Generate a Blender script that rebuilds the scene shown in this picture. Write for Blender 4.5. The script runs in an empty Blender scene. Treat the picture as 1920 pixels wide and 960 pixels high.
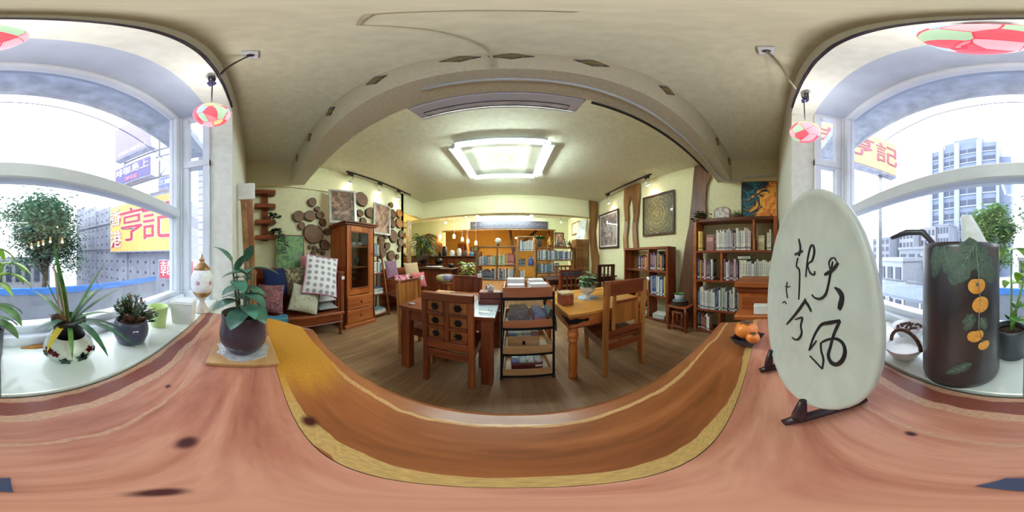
import bpy, math, random
from mathutils import Vector, Matrix
from math import sin, cos, pi, radians as rad
random.seed(11)
SC = bpy.context.scene
COL = SC.collection

# ---------------------------------------------------------------- camera, sky, exposure
cam = bpy.data.cameras.new('panorama_camera')
cam.type = 'PANO'
cam.panorama_type = 'EQUIRECTANGULAR'
cam.clip_start = 0.005
cam.clip_end = 400
cam_ob = bpy.data.objects.new('panorama_camera', cam)
COL.objects.link(cam_ob)
cam_ob.location = (0, 0, 1.25)
cam_ob.rotation_euler = (rad(90), 0, 0)
SC.camera = cam_ob

world = bpy.data.worlds.new('overcast_sky')
SC.world = world
world.use_nodes = True
bgn = world.node_tree.nodes['Background']
bgn.inputs['Color'].default_value = (0.83, 0.90, 1.0, 1)
bgn.inputs['Strength'].default_value = 2.7
SC.view_settings.view_transform = 'Standard'
SC.view_settings.look = 'None'
SC.view_settings.gamma = 1
SC.view_settings.use_curve_mapping = False
SC.view_settings.exposure = 0.82
SC.cycles.use_denoising = True
SC.cycles.adaptive_threshold = 0.02
SC.cycles.max_bounces = 6
SC.cycles.transparent_max_bounces = 12
TUBE = 84.0      # ceiling tube radiance
SPOT = 5.0       # watt of each little spot lamp

# ---------------------------------------------------------------- materials
def lin(c):
    return tuple(((v / 255) / 12.92 if v / 255 <= 0.04045 else ((v / 255 + 0.055) / 1.055) ** 2.4) for v in c) + (1,)
MATS = {}
class NT:
    def __init__(s, name):
        s.m = bpy.data.materials.new(name); s.m.use_nodes = True
        s.t = s.m.node_tree; s.n = s.t.nodes
        s.b = s.n['Principled BSDF']
    def node(s, k, **kw):
        n = s.n.new(k)
        for a, v in kw.items():
            if a in n.inputs.keys():
                n.inputs[a].default_value = v
            else:
                setattr(n, a, v)
        return n
    def link(s, a, b): s.t.links.new(a, b)
    def coords(s, scale=(1, 1, 1), kind='Object', rot=(0, 0, 0), loc=(0, 0, 0)):
        c = s.n.new('ShaderNodeTexCoord'); mp = s.n.new('ShaderNodeMapping')
        mp.inputs['Scale'].default_value = scale; mp.inputs['Rotation'].default_value = rot
        mp.inputs['Location'].default_value = loc
        s.link(c.outputs[kind], mp.inputs['Vector']); return mp.outputs['Vector']
    def noise(s, vec, scale=5, detail=4, rough=.5, dist=0):
        n = s.n.new('ShaderNodeTexNoise'); s.link(vec, n.inputs['Vector'])
        n.inputs['Scale'].default_value = scale; n.inputs['Detail'].default_value = detail
        n.inputs['Roughness'].default_value = rough; n.inputs['Distortion'].default_value = dist
        return n
    def ramp(s, fac, stops, interp='LINEAR'):
        r = s.n.new('ShaderNodeValToRGB'); cr = r.color_ramp; cr.interpolation = interp
        while len(cr.elements) < len(stops): cr.elements.new(0.5)
        for e, (p, c) in zip(cr.elements, stops):
            e.position = p; e.color = lin(c) if len(c) == 3 else c
        s.link(fac, r.inputs['Fac']); return r.outputs['Color']
    def mix(s, fac, a, b, mode='MIX'):
        m = s.n.new('ShaderNodeMix'); m.data_type = 'RGBA'; m.blend_type = mode
        for i, v in ((0, fac), (6, a), (7, b)):
            if hasattr(v, 'is_output') or hasattr(v, 'links'): s.link(v, m.inputs[i])
            else: m.inputs[i].default_value = v if i == 0 else (lin(v) if len(v) == 3 else v)
        return m.outputs[2]
    def math(s, op, a, b=0.0, c=0.0):
        m = s.n.new('ShaderNodeMath'); m.operation = op
        for i, v in enumerate((a, b, c)):
            if hasattr(v, 'links'): s.link(v, m.inputs[i])
            else: m.inputs[i].default_value = v
        return m.outputs[0]
    def bump(s, h, strength=.3, dist=.01):
        b = s.n.new('ShaderNodeBump'); b.inputs['Strength'].default_value = strength; b.inputs['Distance'].default_value = dist
        s.link(h, b.inputs['Height']); s.link(b.outputs['Normal'], s.b.inputs['Normal'])
    def done(s, key, rough=.5, metal=0, spec=.5, coat=0):
        s.b.inputs['Roughness'].default_value = rough; s.b.inputs['Metallic'].default_value = metal
        s.b.inputs['Specular IOR Level'].default_value = spec
        if coat: s.b.inputs['Coat Weight'].default_value = coat; s.b.inputs['Coat Roughness'].default_value = .15
        MATS[key] = s.m; return s.m

def plain(key, c, rough=.5, metal=0, var=.12, scale=9, spec=.5, bump=0, coat=0):
    """one colour with a little mottling"""
    if key in MATS: return MATS[key]
    t = NT(key); n = t.noise(t.coords(), scale, 4)
    lo = tuple(max(0, v * (1 - var)) for v in c); hi = tuple(min(255, v * (1 + var)) for v in c)
    t.link(t.ramp(n.outputs['Fac'], [(.3, lo), (.7, hi)]), t.b.inputs['Base Color'])
    if bump: t.bump(n.outputs['Fac'], bump, .004)
    return t.done(key, rough, metal, spec, coat)

def wood(key, dark, mid, light, axis='X', scale=7, rough=.38, stretch=.07, bands=.5, spec=.45):
    if key in MATS: return MATS[key]
    t = NT(key)
    sc = [1, 1, 1]; sc['XYZ'.index(axis)] = stretch
    v = t.coords(tuple(sc))
    n1 = t.noise(v, scale, 5, .6, .6)
    n2 = t.noise(v, scale * 6, 3, .6)
    f = t.math('ADD', t.math('MULTIPLY', n1.outputs['Fac'], 1 - bands * .4), t.math('MULTIPLY', n2.outputs['Fac'], bands * .4))
    t.link(t.ramp(f, [(.30, dark), (.5, mid), (.70, light)]), t.b.inputs['Base Color'])
    t.bump(n2.outputs['Fac'], .12, .003)
    return t.done(key, rough, 0, spec)

def glow(key, c, strength):
    if key in MATS: return MATS[key]
    t = NT(key)
    t.b.inputs['Base Color'].default_value = lin(c)
    t.b.inputs['Emission Color'].default_value = lin(c)
    t.b.inputs['Emission Strength'].default_value = strength
    return t.done(key, .5)

def pattern(key, kind, cols, scale=20, rough=.8, axis_scale=(1, 1, 1), bump=.2):
    """woven, printed or painted colour: kind chooses the texture"""
    if key in MATS: return MATS[key]
    t = NT(key); v = t.coords(axis_scale)
    if kind == 'noise':
        n = t.noise(v, scale, 6, .65, 1.2); f = n.outputs['Fac']
        k = len(cols) - 1
        col = t.ramp(f, [(.3 + .4 * i / k, c) for i, c in enumerate(cols)])
    elif kind == 'cells':
        n = t.n.new('ShaderNodeTexVoronoi'); t.link(v, n.inputs['Vector']); n.inputs['Scale'].default_value = scale
        w = t.n.new('ShaderNodeSeparateColor'); t.link(n.outputs['Color'], w.inputs[0]); f = w.outputs[0]
        k = len(cols)
        col = t.ramp(f, [(i / k, c) for i, c in enumerate(cols)], 'CONSTANT')
    elif kind == 'dots':
        n = t.n.new('ShaderNodeTexVoronoi'); n.voronoi_dimensions = '2D'; t.link(v, n.inputs['Vector']); n.inputs['Scale'].default_value = scale
        n.inputs['Randomness'].default_value = .15; f = n.outputs['Distance']
        k = len(cols) - 1
        col = t.ramp(f, [(.12 + .4 * i / k, c) for i, c in enumerate(cols)])
    elif kind == 'stripes':
        n = t.n.new('ShaderNodeTexWave'); t.link(v, n.inputs['Vector']); n.inputs['Scale'].default_value = scale
        n.inputs['Distortion'].default_value = 1.0; f = n.outputs['Fac']
        k = len(cols) - 1
        col = t.ramp(f, [(i / k, c) for i, c in enumerate(cols)])
    elif kind == 'swirl':
        n0 = t.noise(v, scale * .35, 2, .5, 2.5)
        n = t.noise(n0.outputs['Color'], 3.2, 3, .5, 1.5); f = n.outputs['Fac']
        k = len(cols) - 1
        col = t.ramp(f, [(.3 + .4 * i / k, c) for i, c in enumerate(cols)])
    t.link(col, t.b.inputs['Base Color'])
    if bump: t.bump(f, bump, .003)
    return t.done(key, rough)

def glass_mat(key, tint=(1, 1, 1), boost=1.0, rough=0.0):
    if key in MATS: return MATS[key]
    t = NT(key); n = t.n; out = n['Material Output']; n.remove(t.b)
    tr = n.new('ShaderNodeBsdfTransparent'); tr.inputs['Color'].default_value = tuple(tint) + (1,)
    gl = n.new('ShaderNodeBsdfGlossy'); gl.inputs['Roughness'].default_value = rough
    ge = n.new('ShaderNodeNewGeometry'); vm = n.new('ShaderNodeVectorMath'); vm.operation = 'DOT_PRODUCT'
    t.link(ge.outputs['Normal'], vm.inputs[0]); t.link(ge.outputs['Incoming'], vm.inputs[1])
    c = t.math('SUBTRACT', 1.0, t.math('ABSOLUTE', vm.outputs['Value']))
    f = t.math('MULTIPLY', t.math('ADD', .04, t.math('MULTIPLY', .96, t.math('POWER', c, 5.0))), boost)
    mx = n.new('ShaderNodeMixShader'); t.link(f, mx.inputs[0]); t.link(tr.outputs[0], mx.inputs[1]); t.link(gl.outputs[0], mx.inputs[2])
    t.link(mx.outputs[0], out.inputs['Surface']); MATS[key] = t.m; return t.m

# ---------------------------------------------------------------- mesh builder
class MB:
    def __init__(s): s.v = []; s.f = []; s.mi = []; s.sm = []; s.cur = 0
    def add(s, vs, fs, smooth=False, M=None):
        o = len(s.v)
        s.v += [tuple(M @ Vector(p)) for p in vs] if M is not None else [tuple(p) for p in vs]
        for f in fs:
            s.f.append(tuple(i + o for i in f)); s.mi.append(s.cur); s.sm.append(smooth)
        return s
    def mat(s, i): s.cur = i; return s
    def box(s, x0, x1, y0, y1, z0, z1, bev=0.0, M=None):
        b = min(bev, (x1 - x0) * .45, (y1 - y0) * .45, (z1 - z0) * .45)
        if b <= 0:
            vs = [(x, y, z) for z in (z0, z1) for y in (y0, y1) for x in (x0, x1)]
            return s.add(vs, [(0, 2, 3, 1), (4, 5, 7, 6), (0, 1, 5, 4), (2, 6, 7, 3), (0, 4, 6, 2), (1, 3, 7, 5)], False, M)
        vs = []; idx = {}
        for i, x in ((0, x0), (1, x1)):
            for j, y in ((0, y0), (1, y1)):
                for k, z in ((0, z0), (1, z1)):
                    dx, dy, dz = (b if i == 0 else -b), (b if j == 0 else -b), (b if k == 0 else -b)
                    for a, p in (('x', (x, y + dy, z + dz)), ('y', (x + dx, y, z + dz)), ('z', (x + dx, y + dy, z))):
                        idx[(i, j, k, a)] = len(vs); vs.append(p)
        g = lambda i, j, k, a: idx[(i, j, k, a)]
        fs = []
        for i in (0, 1):
            q = [g(i, 0, 0, 'x'), g(i, 1, 0, 'x'), g(i, 1, 1, 'x'), g(i, 0, 1, 'x')]; fs.append(q if i else q[::-1])
            q = [g(0, i, 0, 'y'), g(0, i, 1, 'y'), g(1, i, 1, 'y'), g(1, i, 0, 'y')]; fs.append(q if i else q[::-1])
            q = [g(0, 0, i, 'z'), g(1, 0, i, 'z'), g(1, 1, i, 'z'), g(0, 1, i, 'z')]; fs.append(q if i else q[::-1])
        for i in (0, 1):
            for j in (0, 1):
                q = [g(i, j, 0, 'x'), g(i, j, 0, 'y'), g(i, j, 1, 'y'), g(i, j, 1, 'x')]; fs.append(q if i == j else q[::-1])
                q = [g(i, 0, j, 'z'), g(i, 0, j, 'x'), g(i, 1, j, 'x'), g(i, 1, j, 'z')]; fs.append(q if i == j else q[::-1])
                q = [g(0, i, j, 'y'), g(0, i, j, 'z'), g(1, i, j, 'z'), g(1, i, j, 'y')]; fs.append(q if i == j else q[::-1])
                for k in (0, 1):
                    q = [g(i, j, k, 'x'), g(i, j, k, 'y'), g(i, j, k, 'z')]; fs.append(q if (i + j + k) % 2 else q[::-1])
        return s.add(vs, fs, False, M)
    def cb(s, c, d, bev=0.0, rot=None):
        M = Matrix.Translation(c)
        if rot: M = M @ Matrix.Rotation(rot[2], 4, 'Z') @ Matrix.Rotation(rot[1], 4, 'Y') @ Matrix.Rotation(rot[0], 4, 'X')
        return s.box(-d[0] / 2, d[0] / 2, -d[1] / 2, d[1] / 2, -d[2] / 2, d[2] / 2, bev, M)
    def beam(s, p0, p1, w, h, bev=0.0, roll=0):
        """square bar from p0 to p1"""
        p0, p1 = Vector(p0), Vector(p1); d = p1 - p0; L = d.length
        M = Matrix.Translation(p0) @ d.to_track_quat('Z', 'Y').to_matrix().to_4x4() @ Matrix.Rotation(roll, 4, 'Z')
        return s.box(-w / 2, w / 2, -h / 2, h / 2, 0, L, bev, M)
    def tube(s, pts, r, n=8, caps=True, smooth=True):
        pts = [Vector(p) for p in pts]; k = len(pts)
        rs = r if isinstance(r, (list, tuple)) else [r] * k
        vs = []; ref = None
        for i, p in enumerate(pts):
            d = (pts[min(i + 1, k - 1)] - pts[max(i - 1, 0)]).normalized()
            if ref is None:
                ref = Vector((0, 0, 1)) if abs(d.z) < .9 else Vector((1, 0, 0))
            u = d.cross(ref).normalized(); w = u.cross(d).normalized(); ref = w
            for j in range(n):
                a = 2 * pi * j / n
                vs.append(tuple(p + u * (cos(a) * rs[i]) + w * (sin(a) * rs[i])))
        fs = [(i * n + j, i * n + (j + 1) % n, (i + 1) * n + (j + 1) % n, (i + 1) * n + j) for i in range(k - 1) for j in range(n)]
        s.add(vs, fs, smooth)
        if caps:
            o = len(s.v) - k * n
            for f in (tuple(range(n))[::-1], tuple((k - 1) * n + j for j in range(n))):
                s.f.append(tuple(i + o for i in f)); s.mi.append(s.cur); s.sm.append(False)
        return s
    def cyl(s, p0, p1, r0, r1=None, n=14): return s.tube([p0, p1], [r0, r0 if r1 is None else r1], n)
    def lathe(s, prof, n=28, c=(0, 0, 0), M=None, smooth=True, sq=None):
        """profile of (radius, z); sq=(sx,sy) scales the ring"""
        vs = []; k = len(prof); sx, sy = sq or (1, 1)
        for r, z in prof:
            for j in range(n):
                a = 2 * pi * j / n; vs.append((c[0] + r * cos(a) * sx, c[1] + r * sin(a) * sy, c[2] + z))
        fs = [(i * n + j, i * n + (j + 1) % n, (i + 1) * n + (j + 1) % n, (i + 1) * n + j) for i in range(k - 1) for j in range(n)]
        s.add(vs, fs, smooth, M)
        o = len(s.v) - k * n
        if prof[0][0] > 1e-5: s.f.append(tuple(o + j for j in range(n))[::-1]); s.mi.append(s.cur); s.sm.append(False)
        if prof[-1][0] > 1e-5: s.f.append(tuple(o + (k - 1) * n + j for j in range(n))); s.mi.append(s.cur); s.sm.append(False)
        return s
    def ell(s, c, r, n=14, m=8, M=None):
        if not isinstance(r, (tuple, list)): r = (r, r, r)
        vs = []; fs = []
        for i in range(m + 1):
            t = pi * i / m
            for j in range(n):
                a = 2 * pi * j / n
                vs.append((c[0] + r[0] * sin(t) * cos(a), c[1] + r[1] * sin(t) * sin(a), c[2] - r[2] * cos(t)))
        for i in range(m):
            for j in range(n):
                fs.append((i * n + j, i * n + (j + 1) % n, (i + 1) * n + (j + 1) % n, (i + 1) * n + j))
        return s.add(vs, fs, True, M)
    def prism(s, poly, t0, t1, M=None, smooth=False):
        """polygon in local XY, extruded along local Z"""
        n = len(poly)
        ar = sum(poly[i][0] * poly[(i + 1) % n][1] - poly[(i + 1) % n][0] * poly[i][1] for i in range(n))
        if ar < 0: poly = poly[::-1]
        vs = [(x, y, t0) for x, y in poly] + [(x, y, t1) for x, y in poly]
        fs = [tuple(range(n))[::-1], tuple(range(n, 2 * n))] + [(i, (i + 1) % n, n + (i + 1) % n, n + i) for i in range(n)]
        return s.add(vs, fs, smooth, M)
    def pillow(s, w, h, t, M=None, n=12, e=.55):
        vs = []; fs = []
        for side in (1, -1):
            o = len(vs)
            for i in range(n + 1):
                for j in range(n + 1):
                    u, q = 2 * i / n - 1, 2 * j / n - 1
                    hgt = t / 2 * ((max(0, 1 - u * u)) ** e * (max(0, 1 - q * q)) ** e)
                    pin = 1 - .07 * (1 - q * q) * abs(u) ** 2; pq = 1 - .07 * (1 - u * u) * abs(q) ** 2
                    vs.append((u * w / 2 * pin, q * h / 2 * pq, side * hgt))
            for i in range(n):
                for j in range(n):
                    q = (o + i * (n + 1) + j, o + (i + 1) * (n + 1) + j, o + (i + 1) * (n + 1) + j + 1, o + i * (n + 1) + j + 1)
                    fs.append(q if side == 1 else q[::-1])
        return s.add(vs, fs, True, M)
    def leaf(s, base, d, L, W, droop=.5, up=(0, 0, 1), n=6, prof=None, fold=.25, thick=.0006):
        """a bent blade with a folded midrib, two-sided and closed"""
        d = Vector(d).normalized(); up = Vector(up); p = Vector(base)
        side = d.cross(up)
        if side.length < 1e-4: side = Vector((1, 0, 0))
        side.normalize()
        top = []; cur = d.copy()
        for i in range(n + 1):
            t = i / n
            w = W / 2 * (prof(t) if prof else sin(pi * min(1, max(0, t * .92 + .05))) ** .8)
            if i == n: w = W * .01
            nrm = side.cross(cur).normalized()
            top.append((p - side * w + nrm * fold * w, p.copy(), p + side * w + nrm * fold * w, nrm))
            p = p + cur * (L / n)
            cur = (cur + Vector((0, 0, -droop / n))).normalized()
        vs = []
        for a, b, c, nr in top: vs += [a, b, c]
        m = len(vs)
        for a, b, c, nr in top: vs += [a - nr * thick, b - nr * thick, c - nr * thick]
        fs = []
        for i in range(n):
            for j in range(2):
                q = (3 * i + j, 3 * i + j + 1, 3 * i + 4 + j, 3 * i + 3 + j)
                fs.append(q); fs.append(tuple(m + k for k in q[::-1]))
        return s.add(vs, fs, True)
    def build(s, name, mats, parent=None, loc=None, rz=0):
        me = bpy.data.meshes.new(name); me.from_pydata(s.v, [], s.f)
        for mm in (mats if isinstance(mats, (list, tuple)) else [mats]): me.materials.append(mm)
        me.polygons.foreach_set('material_index', s.mi); me.polygons.foreach_set('use_smooth', s.sm)
        me.update()
        o = bpy.data.objects.new(name, me); COL.objects.link(o)
        if parent is not None: o.parent = parent
        if loc is not None: o.location = loc
        if rz: o.rotation_euler = (0, 0, rz)
        return o

def tag(o, label=None, cat=None, group=None, kind=None):
    for k, v in (('label', label), ('category', cat), ('group', group), ('kind', kind)):
        if v: o[k] = v
    return o
def thing(name, label, cat, loc=(0, 0, 0), rz=0, group=None):
    o = bpy.data.objects.new(name, None); COL.objects.link(o)
    o.empty_display_size = .05; o.location = loc; o.rotation_euler = (0, 0, rz)
    return tag(o, label, cat, group)
def struct(mb, name, mat, parent=None):
    o = mb.build(name, mat, parent)
    if parent is None: o['kind'] = 'structure'
    return o
def share(ob, name, parent, loc=(0, 0, 0), rot=(0, 0, 0), scale=(1, 1, 1)):
    """another object on the same mesh"""
    o = bpy.data.objects.new(name, ob.data); COL.objects.link(o)
    o.parent = parent; o.location = loc; o.rotation_euler = rot; o.scale = scale
    return o
def copy_tree(o, parent=None):
    c = o.copy(); COL.objects.link(c); c.parent = parent
    for ch in list(o.children): copy_tree(ch, c)
    return c
def text_mesh(name, body, size, mat, parent, M, depth=.004, bold=0.0, vertical=False):
    cu = bpy.data.curves.new(name, 'FONT'); cu.body = '\n'.join(body) if vertical else body
    cu.size = size; cu.extrude = depth / 2; cu.align_x = 'CENTER'; cu.align_y = 'CENTER'; cu.offset = bold
    cu.resolution_u = 3
    o = bpy.data.objects.new(name, cu); COL.objects.link(o)
    bpy.context.view_layer.update()
    me = bpy.data.meshes.new_from_object(o.evaluated_get(bpy.context.evaluated_depsgraph_get()))
    bpy.data.objects.remove(o)
    me.materials.clear(); me.materials.append(mat)
    q = bpy.data.objects.new(name, me); COL.objects.link(q); q.parent = parent; q.matrix_local = M
    return q
def face_m(c, right, up):
    """matrix putting local X along right, local Y along up, at c"""
    r = Vector(right).normalized(); u = Vector(up).normalized(); n = r.cross(u)
    return Matrix(((r.x, u.x, n.x, c[0]), (r.y, u.y, n.y, c[1]), (r.z, u.z, n.z, c[2]), (0, 0, 0, 1)))
ORD = ['first', 'second', 'third', 'fourth', 'fifth', 'sixth', 'seventh', 'eighth', 'ninth', 'tenth', 'eleventh', 'twelfth',
       'thirteenth', 'fourteenth', 'fifteenth', 'sixteenth', 'seventeenth', 'eighteenth', 'nineteenth', 'twentieth'] + \
      ['twenty-' + w for w in ('first', 'second', 'third', 'fourth', 'fifth', 'sixth', 'seventh', 'eighth', 'ninth')] + ['thirtieth'] + \
      ['thirty-' + w for w in ('first', 'second', 'third', 'fourth', 'fifth', 'sixth', 'seventh', 'eighth', 'ninth')]

# shared materials
W_RED = wood('red_brown_wood', (70, 24, 10), (122, 56, 26), (166, 88, 42), 'Z', 8)
W_REDX = wood('red_brown_wood_long', (70, 24, 10), (122, 56, 26), (166, 88, 42), 'X', 8)
W_REDY = wood('red_brown_wood_deep', (70, 24, 10), (122, 56, 26), (166, 88, 42), 'Y', 8)
W_GOLD = wood('golden_table_wood', (130, 74, 24), (182, 122, 48), (222, 168, 86), 'X', 7, .3)
W_GOLDZ = wood('golden_upright_wood', (110, 58, 22), (160, 98, 44), (196, 136, 70), 'Z', 7, .35)
W_OR = wood('orange_cabinet_wood', (120, 52, 16), (172, 90, 36), (206, 128, 62), 'Z', 6)
W_ORX = wood('orange_shelf_wood', (110, 48, 18), (160, 84, 38), (196, 118, 60), 'Y', 6)
W_DARK = wood('dark_wood', (34, 14, 8), (66, 30, 18), (96, 50, 30), 'X', 8)
W_DARKZ = wood('dark_upright_wood', (34, 14, 8), (66, 30, 18), (96, 50, 30), 'Z', 8)
W_TAN = wood('tan_pale_wood', (140, 96, 56), (184, 140, 92), (214, 176, 130), 'X', 8)
W_MID = wood('mid_brown_shelf_wood', (84, 50, 24), (130, 86, 46), (168, 122, 74), 'Z', 7)
W_GREY = wood('weathered_slab_wood', (70, 42, 28), (112, 74, 52), (148, 106, 78), 'Z', 5, .5)
CREAM = plain('cream_wall_paint', (232, 226, 188), .8, 0, .03, 30, .2, .25)
CREAM2 = plain('cream_ceiling_paint', (228, 225, 206), .85, 0, .03, 18, .2, .3)
WHITEP = plain('white_painted_frame', (216, 222, 236), .35, 0, .02)  # faint blue-violet window cast tinted into the white
WHITE = plain('white_paper', (236, 236, 236), .6, 0, .04)
BLACKI = plain('black_iron', (26, 24, 26), .45, .6, .1)
BLACK = plain('black_plastic', (20, 20, 22), .4, 0, .1)
GREY = plain('grey_metal', (150, 152, 158), .35, .7, .06)
SOIL = plain('potting_soil', (58, 42, 32), .95, 0, .4, 120, .1, .6)
GREEN = plain('leaf_green', (76, 120, 52), .4, 0, .25, 30)
GREEND = plain('leaf_deep_green', (48, 88, 56), .35, 0, .25, 30)
GREENB = plain('leaf_blue_green', (74, 118, 98), .3, 0, .22, 25)
GREENL = plain('leaf_light_green', (150, 190, 70), .4, 0, .2, 30)
STEM = plain('plant_stem', (112, 96, 62), .7, 0, .2, 40)
GLASS = glass_mat('clear_window_glass', (1, 1, 1), 1.0)
# ================================================================ the room
XL, XR, YW, YB0, YB1, ZC = -2.75, 2.62, -.155, -.303, -.54, 3.02
def floor_material():
    t = NT('brown_floor_planks')
    v = t.coords((1, .06, 1), rot=(0, 0, rad(90)))
    n = t.noise(v, 9, 5, .6, .3); n2 = t.noise(v, 60, 2)
    br = t.n.new('ShaderNodeTexBrick'); t.link(t.coords((1, 1, 1)), br.inputs['Vector'])
    br.inputs['Scale'].default_value = 1; br.inputs['Brick Width'].default_value = 1.2; br.inputs['Row Height'].default_value = .15
    br.inputs['Mortar Size'].default_value = .0015; br.inputs['Color1'].default_value = (.85, .85, .85, 1); br.inputs['Color2'].default_value = (1, 1, 1, 1); br.inputs['Mortar'].default_value = (.55, .55, .55, 1)
    c = t.ramp(t.math('ADD', t.math('MULTIPLY', n.outputs['Fac'], .7), t.math('MULTIPLY', n2.outputs['Fac'], .3)), [(.3, (122, 88, 60)), (.5, (150, 114, 82)), (.7, (178, 142, 106))])
    t.link(t.mix(1.0, c, br.outputs['Color'], 'MULTIPLY'), t.b.inputs['Base Color'])
    return t.done('brown_floor_planks', .42)
FLOORM = floor_material()
ORANGE = plain('orange_wall_paint', (214, 158, 66), .8, 0, .04, 12)
PALEG = plain('pale_green_wall_paint', (206, 210, 172), .8, 0, .03, 20)

struct(MB().box(-5.3, 2.75, -.31, 9.8, -.12, 0), 'floor', FLOORM)
struct(MB().box(-5.3, 2.75, -.31, 9.8, ZC, ZC + .15), 'ceiling', CREAM2)
struct(MB().box(XL - .12, XL, YB0, 3.5, 0, ZC).box(XL - .12, XL, 3.5, 4.5, 2.47, ZC).box(XL, XL + .035, YW, 1.30, 2.50, ZC), 'wall_left', CREAM)
struct(MB().box(XR, XR + .12, YB0, 9.8, 0, ZC), 'wall_right', CREAM)
wf = MB().box(XL - .12, -1.06, YB0, YW, 0, ZC).box(1.06, XR + .12, YB0, YW, 0, ZC).box(-1.06, 1.06, YB0, YW, 2.54, ZC).box(-1.06, 1.06, YB0, YW, 0, .90)
struct(wf, 'wall_front', plain('white_front_wall_paint', (222, 222, 216), .8, 0, .03, 20, .2, .2))
# far beam, back wall with its opening, the orange room behind
struct(MB().box(-4.3, XR, 4.5, 4.72, 2.47, ZC), 'wall_far_beam', CREAM)
struct(MB().box(-5.3, -3.2, 7.3, 7.42, 0, ZC).box(1.95, XR, 7.3, 7.42, 0, ZC).box(-3.2, 1.95, 7.3, 7.42, 2.46, ZC), 'wall_back', PALEG)
struct(MB().box(-5.3, XR, 9.7, 9.8, 0, ZC), 'wall_orange_room', ORANGE)
struct(MB().box(-5.3, -5.2, 3.4, 9.7, 0, ZC), 'wall_bar_side', PALEG)
struct(MB().box(-5.2, XL, 3.4, 3.5, 0, ZC), 'wall_alcove_side', plain('yellow_alcove_paint', (220, 206, 110), .8, 0, .04))
struct(MB().box(-3.3, 2.0, 7.26, 7.3, 2.42, 2.48, .006), 'trim_1', W_MID)
# ceiling beam near the window with its mosaic tiles
bm = struct(MB().box(XL, XR, .595, .835, 2.58, ZC), 'wall_ceiling_beam', plain('textured_beam_paint', (214, 206, 184), .85, 0, .04, 60, .2, .5))
TILE = pattern('dark_mosaic_tile', 'cells', [(60, 56, 70), (100, 92, 70), (40, 44, 60), (130, 116, 70)], 60, .3)
dia = MB().prism([(.085, 0), (0, .085), (-.085, 0), (0, -.085)], 0, .008)
dia.cur = 1; dia.lathe([(.036, 0), (.034, .012), (.02, .014), (0, .010)], 14)
d0 = None
for x in (-2.32, -1.75, -1.207, -.656, -.198, -.023 + .02, .318, .831, 1.853, 2.44):
    M = face_m((x, .595, 2.90), (1, 0, 0), (0, 0, 1))
    if d0 is None:
        d0 = dia.build('mosaic_tile', [TILE, plain('brass_rosette', (150, 130, 80), .4, .6)], bm)
        o = d0
    else:
        o = share(d0, 'mosaic_tile', bm)
    o.matrix_local = M
# white cable conduit along the beam underside
cond = MB().tube([(-.42, .69, 2.566), (.3, .70, 2.566), (1.2, .735, 2.566), (2.3, .745, 2.562)], .012, 8)
cond.tube([(2.3, .745, 2.562), (2.5, .70, 2.555), (2.58, .60, 2.54), (2.60, .46, 2.56), (2.60, .34, 2.63), (2.60, -.1, 2.65)], .014, 8)
tag(cond.build('cable_conduit', WHITEP), 'cream cable conduit running along the underside of the ceiling beam', 'conduit')
rail = MB().box(.45, 2.2, .838, .858, 2.56, 2.585, .003)
tag(rail.build('dark_cable_track', BLACK), 'thin dark track along the far lower edge of the ceiling beam', 'track')
tag(MB().tube([(-.07, .580, 2.60), (-.075, .578, 2.97), (-.09, .50, 3.010), (-.16, .28, 3.0135), (-.22, .16, 3.0135), (-.12, .10, 3.0135), (.05, .12, 3.0135)], .006, 6).build('ceiling_cable', plain('cream_cable', (196, 186, 160), .6)),
    'thin cream cable curling over the ceiling and down the beam', 'cable')

# ---- bay: sill, soffit, side posts
SILLT = plain('glossy_white_sill_tile', (228, 234, 232), .12, 0, .03, 6)
sill = struct(MB().box(-1.06, 1.06, -.62, -.266, .86, .936), 'trim_2', plain('sill_grout', (170, 172, 170), .8))
t0 = None
for i in range(4):
    mb = MB().box(.0015, .5285, -.60, -.264, 0, .014, .0015)
    if t0 is None: t0 = mb.build('sill_tile', SILLT, sill); o = t0
    else: o = share(t0, 'sill_tile', sill)
    o.location = (-1.06 + .53 * i, 0, .936)
struct(MB().box(-1.13, 1.13, -.62, YB0, 2.54, 2.64), 'trim_3', plain('bay_soffit_bluish_cast', (178, 188, 210), .8, 0, .03))  # blue-violet cast of the window light tinted into the soffit colour
for i, sx in enumerate((-1, 1)):
    struct(MB().box(sx * 1.06 - .04, sx * 1.06 + .04, -.585, -.50, .95, 2.54, .004), 'trim_%d' % (4 + i), WHITEP)
struct(MB().box(-2.05, 2.05, -.95, -.64, 2.76, 2.9).box(-2.05, 2.05, -.95, -.93, 2.70, 2.76), 'trim_6', plain('overhang_concrete', (186, 192, 206), .8))

def window(name, M, w, h, transom, rail_b=.06, sub=()):
    """frame in local X (width) and Z (height), Y is depth"""
    root = bpy.data.objects.new(name, None); COL.objects.link(root); root['kind'] = 'structure'; root.matrix_world = M
    f = .045
    MB().box(0, w, -.03, .03, 0, rail_b, .004).build('bottom_rail', WHITEP, root)
    MB().box(0, w, .03, .065, 0, rail_b * .55, .004).build('sliding_track', WHITEP, root)
    MB().box(0, w, -.03, .03, h - f, h, .004).build('top_rail', WHITEP, root)
    MB().box(0, w, -.035, .035, transom, transom + .065, .006).build('transom', WHITEP, root)
    for x in (0, w - f): MB().box(x, x + f, -.03, .03, rail_b, h - f, .004).build('stile', WHITEP, root)
    MB().box(f, w - f, -.003, .003, rail_b, transom).build('pane', GLASS, root)
    MB().box(f, w - f, -.003, .003, transom + .065, h - f).build('pane', GLASS, root)
    return root
window('window_1', Matrix.Translation((-1.02, -.545, .95)), 2.04, 1.59, .57)
window('window_2', Matrix.Translation((-1.06, -.50, .95)) @ Matrix.Rotation(rad(90), 4, 'Z'), .195, 1.59, .97)
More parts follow.
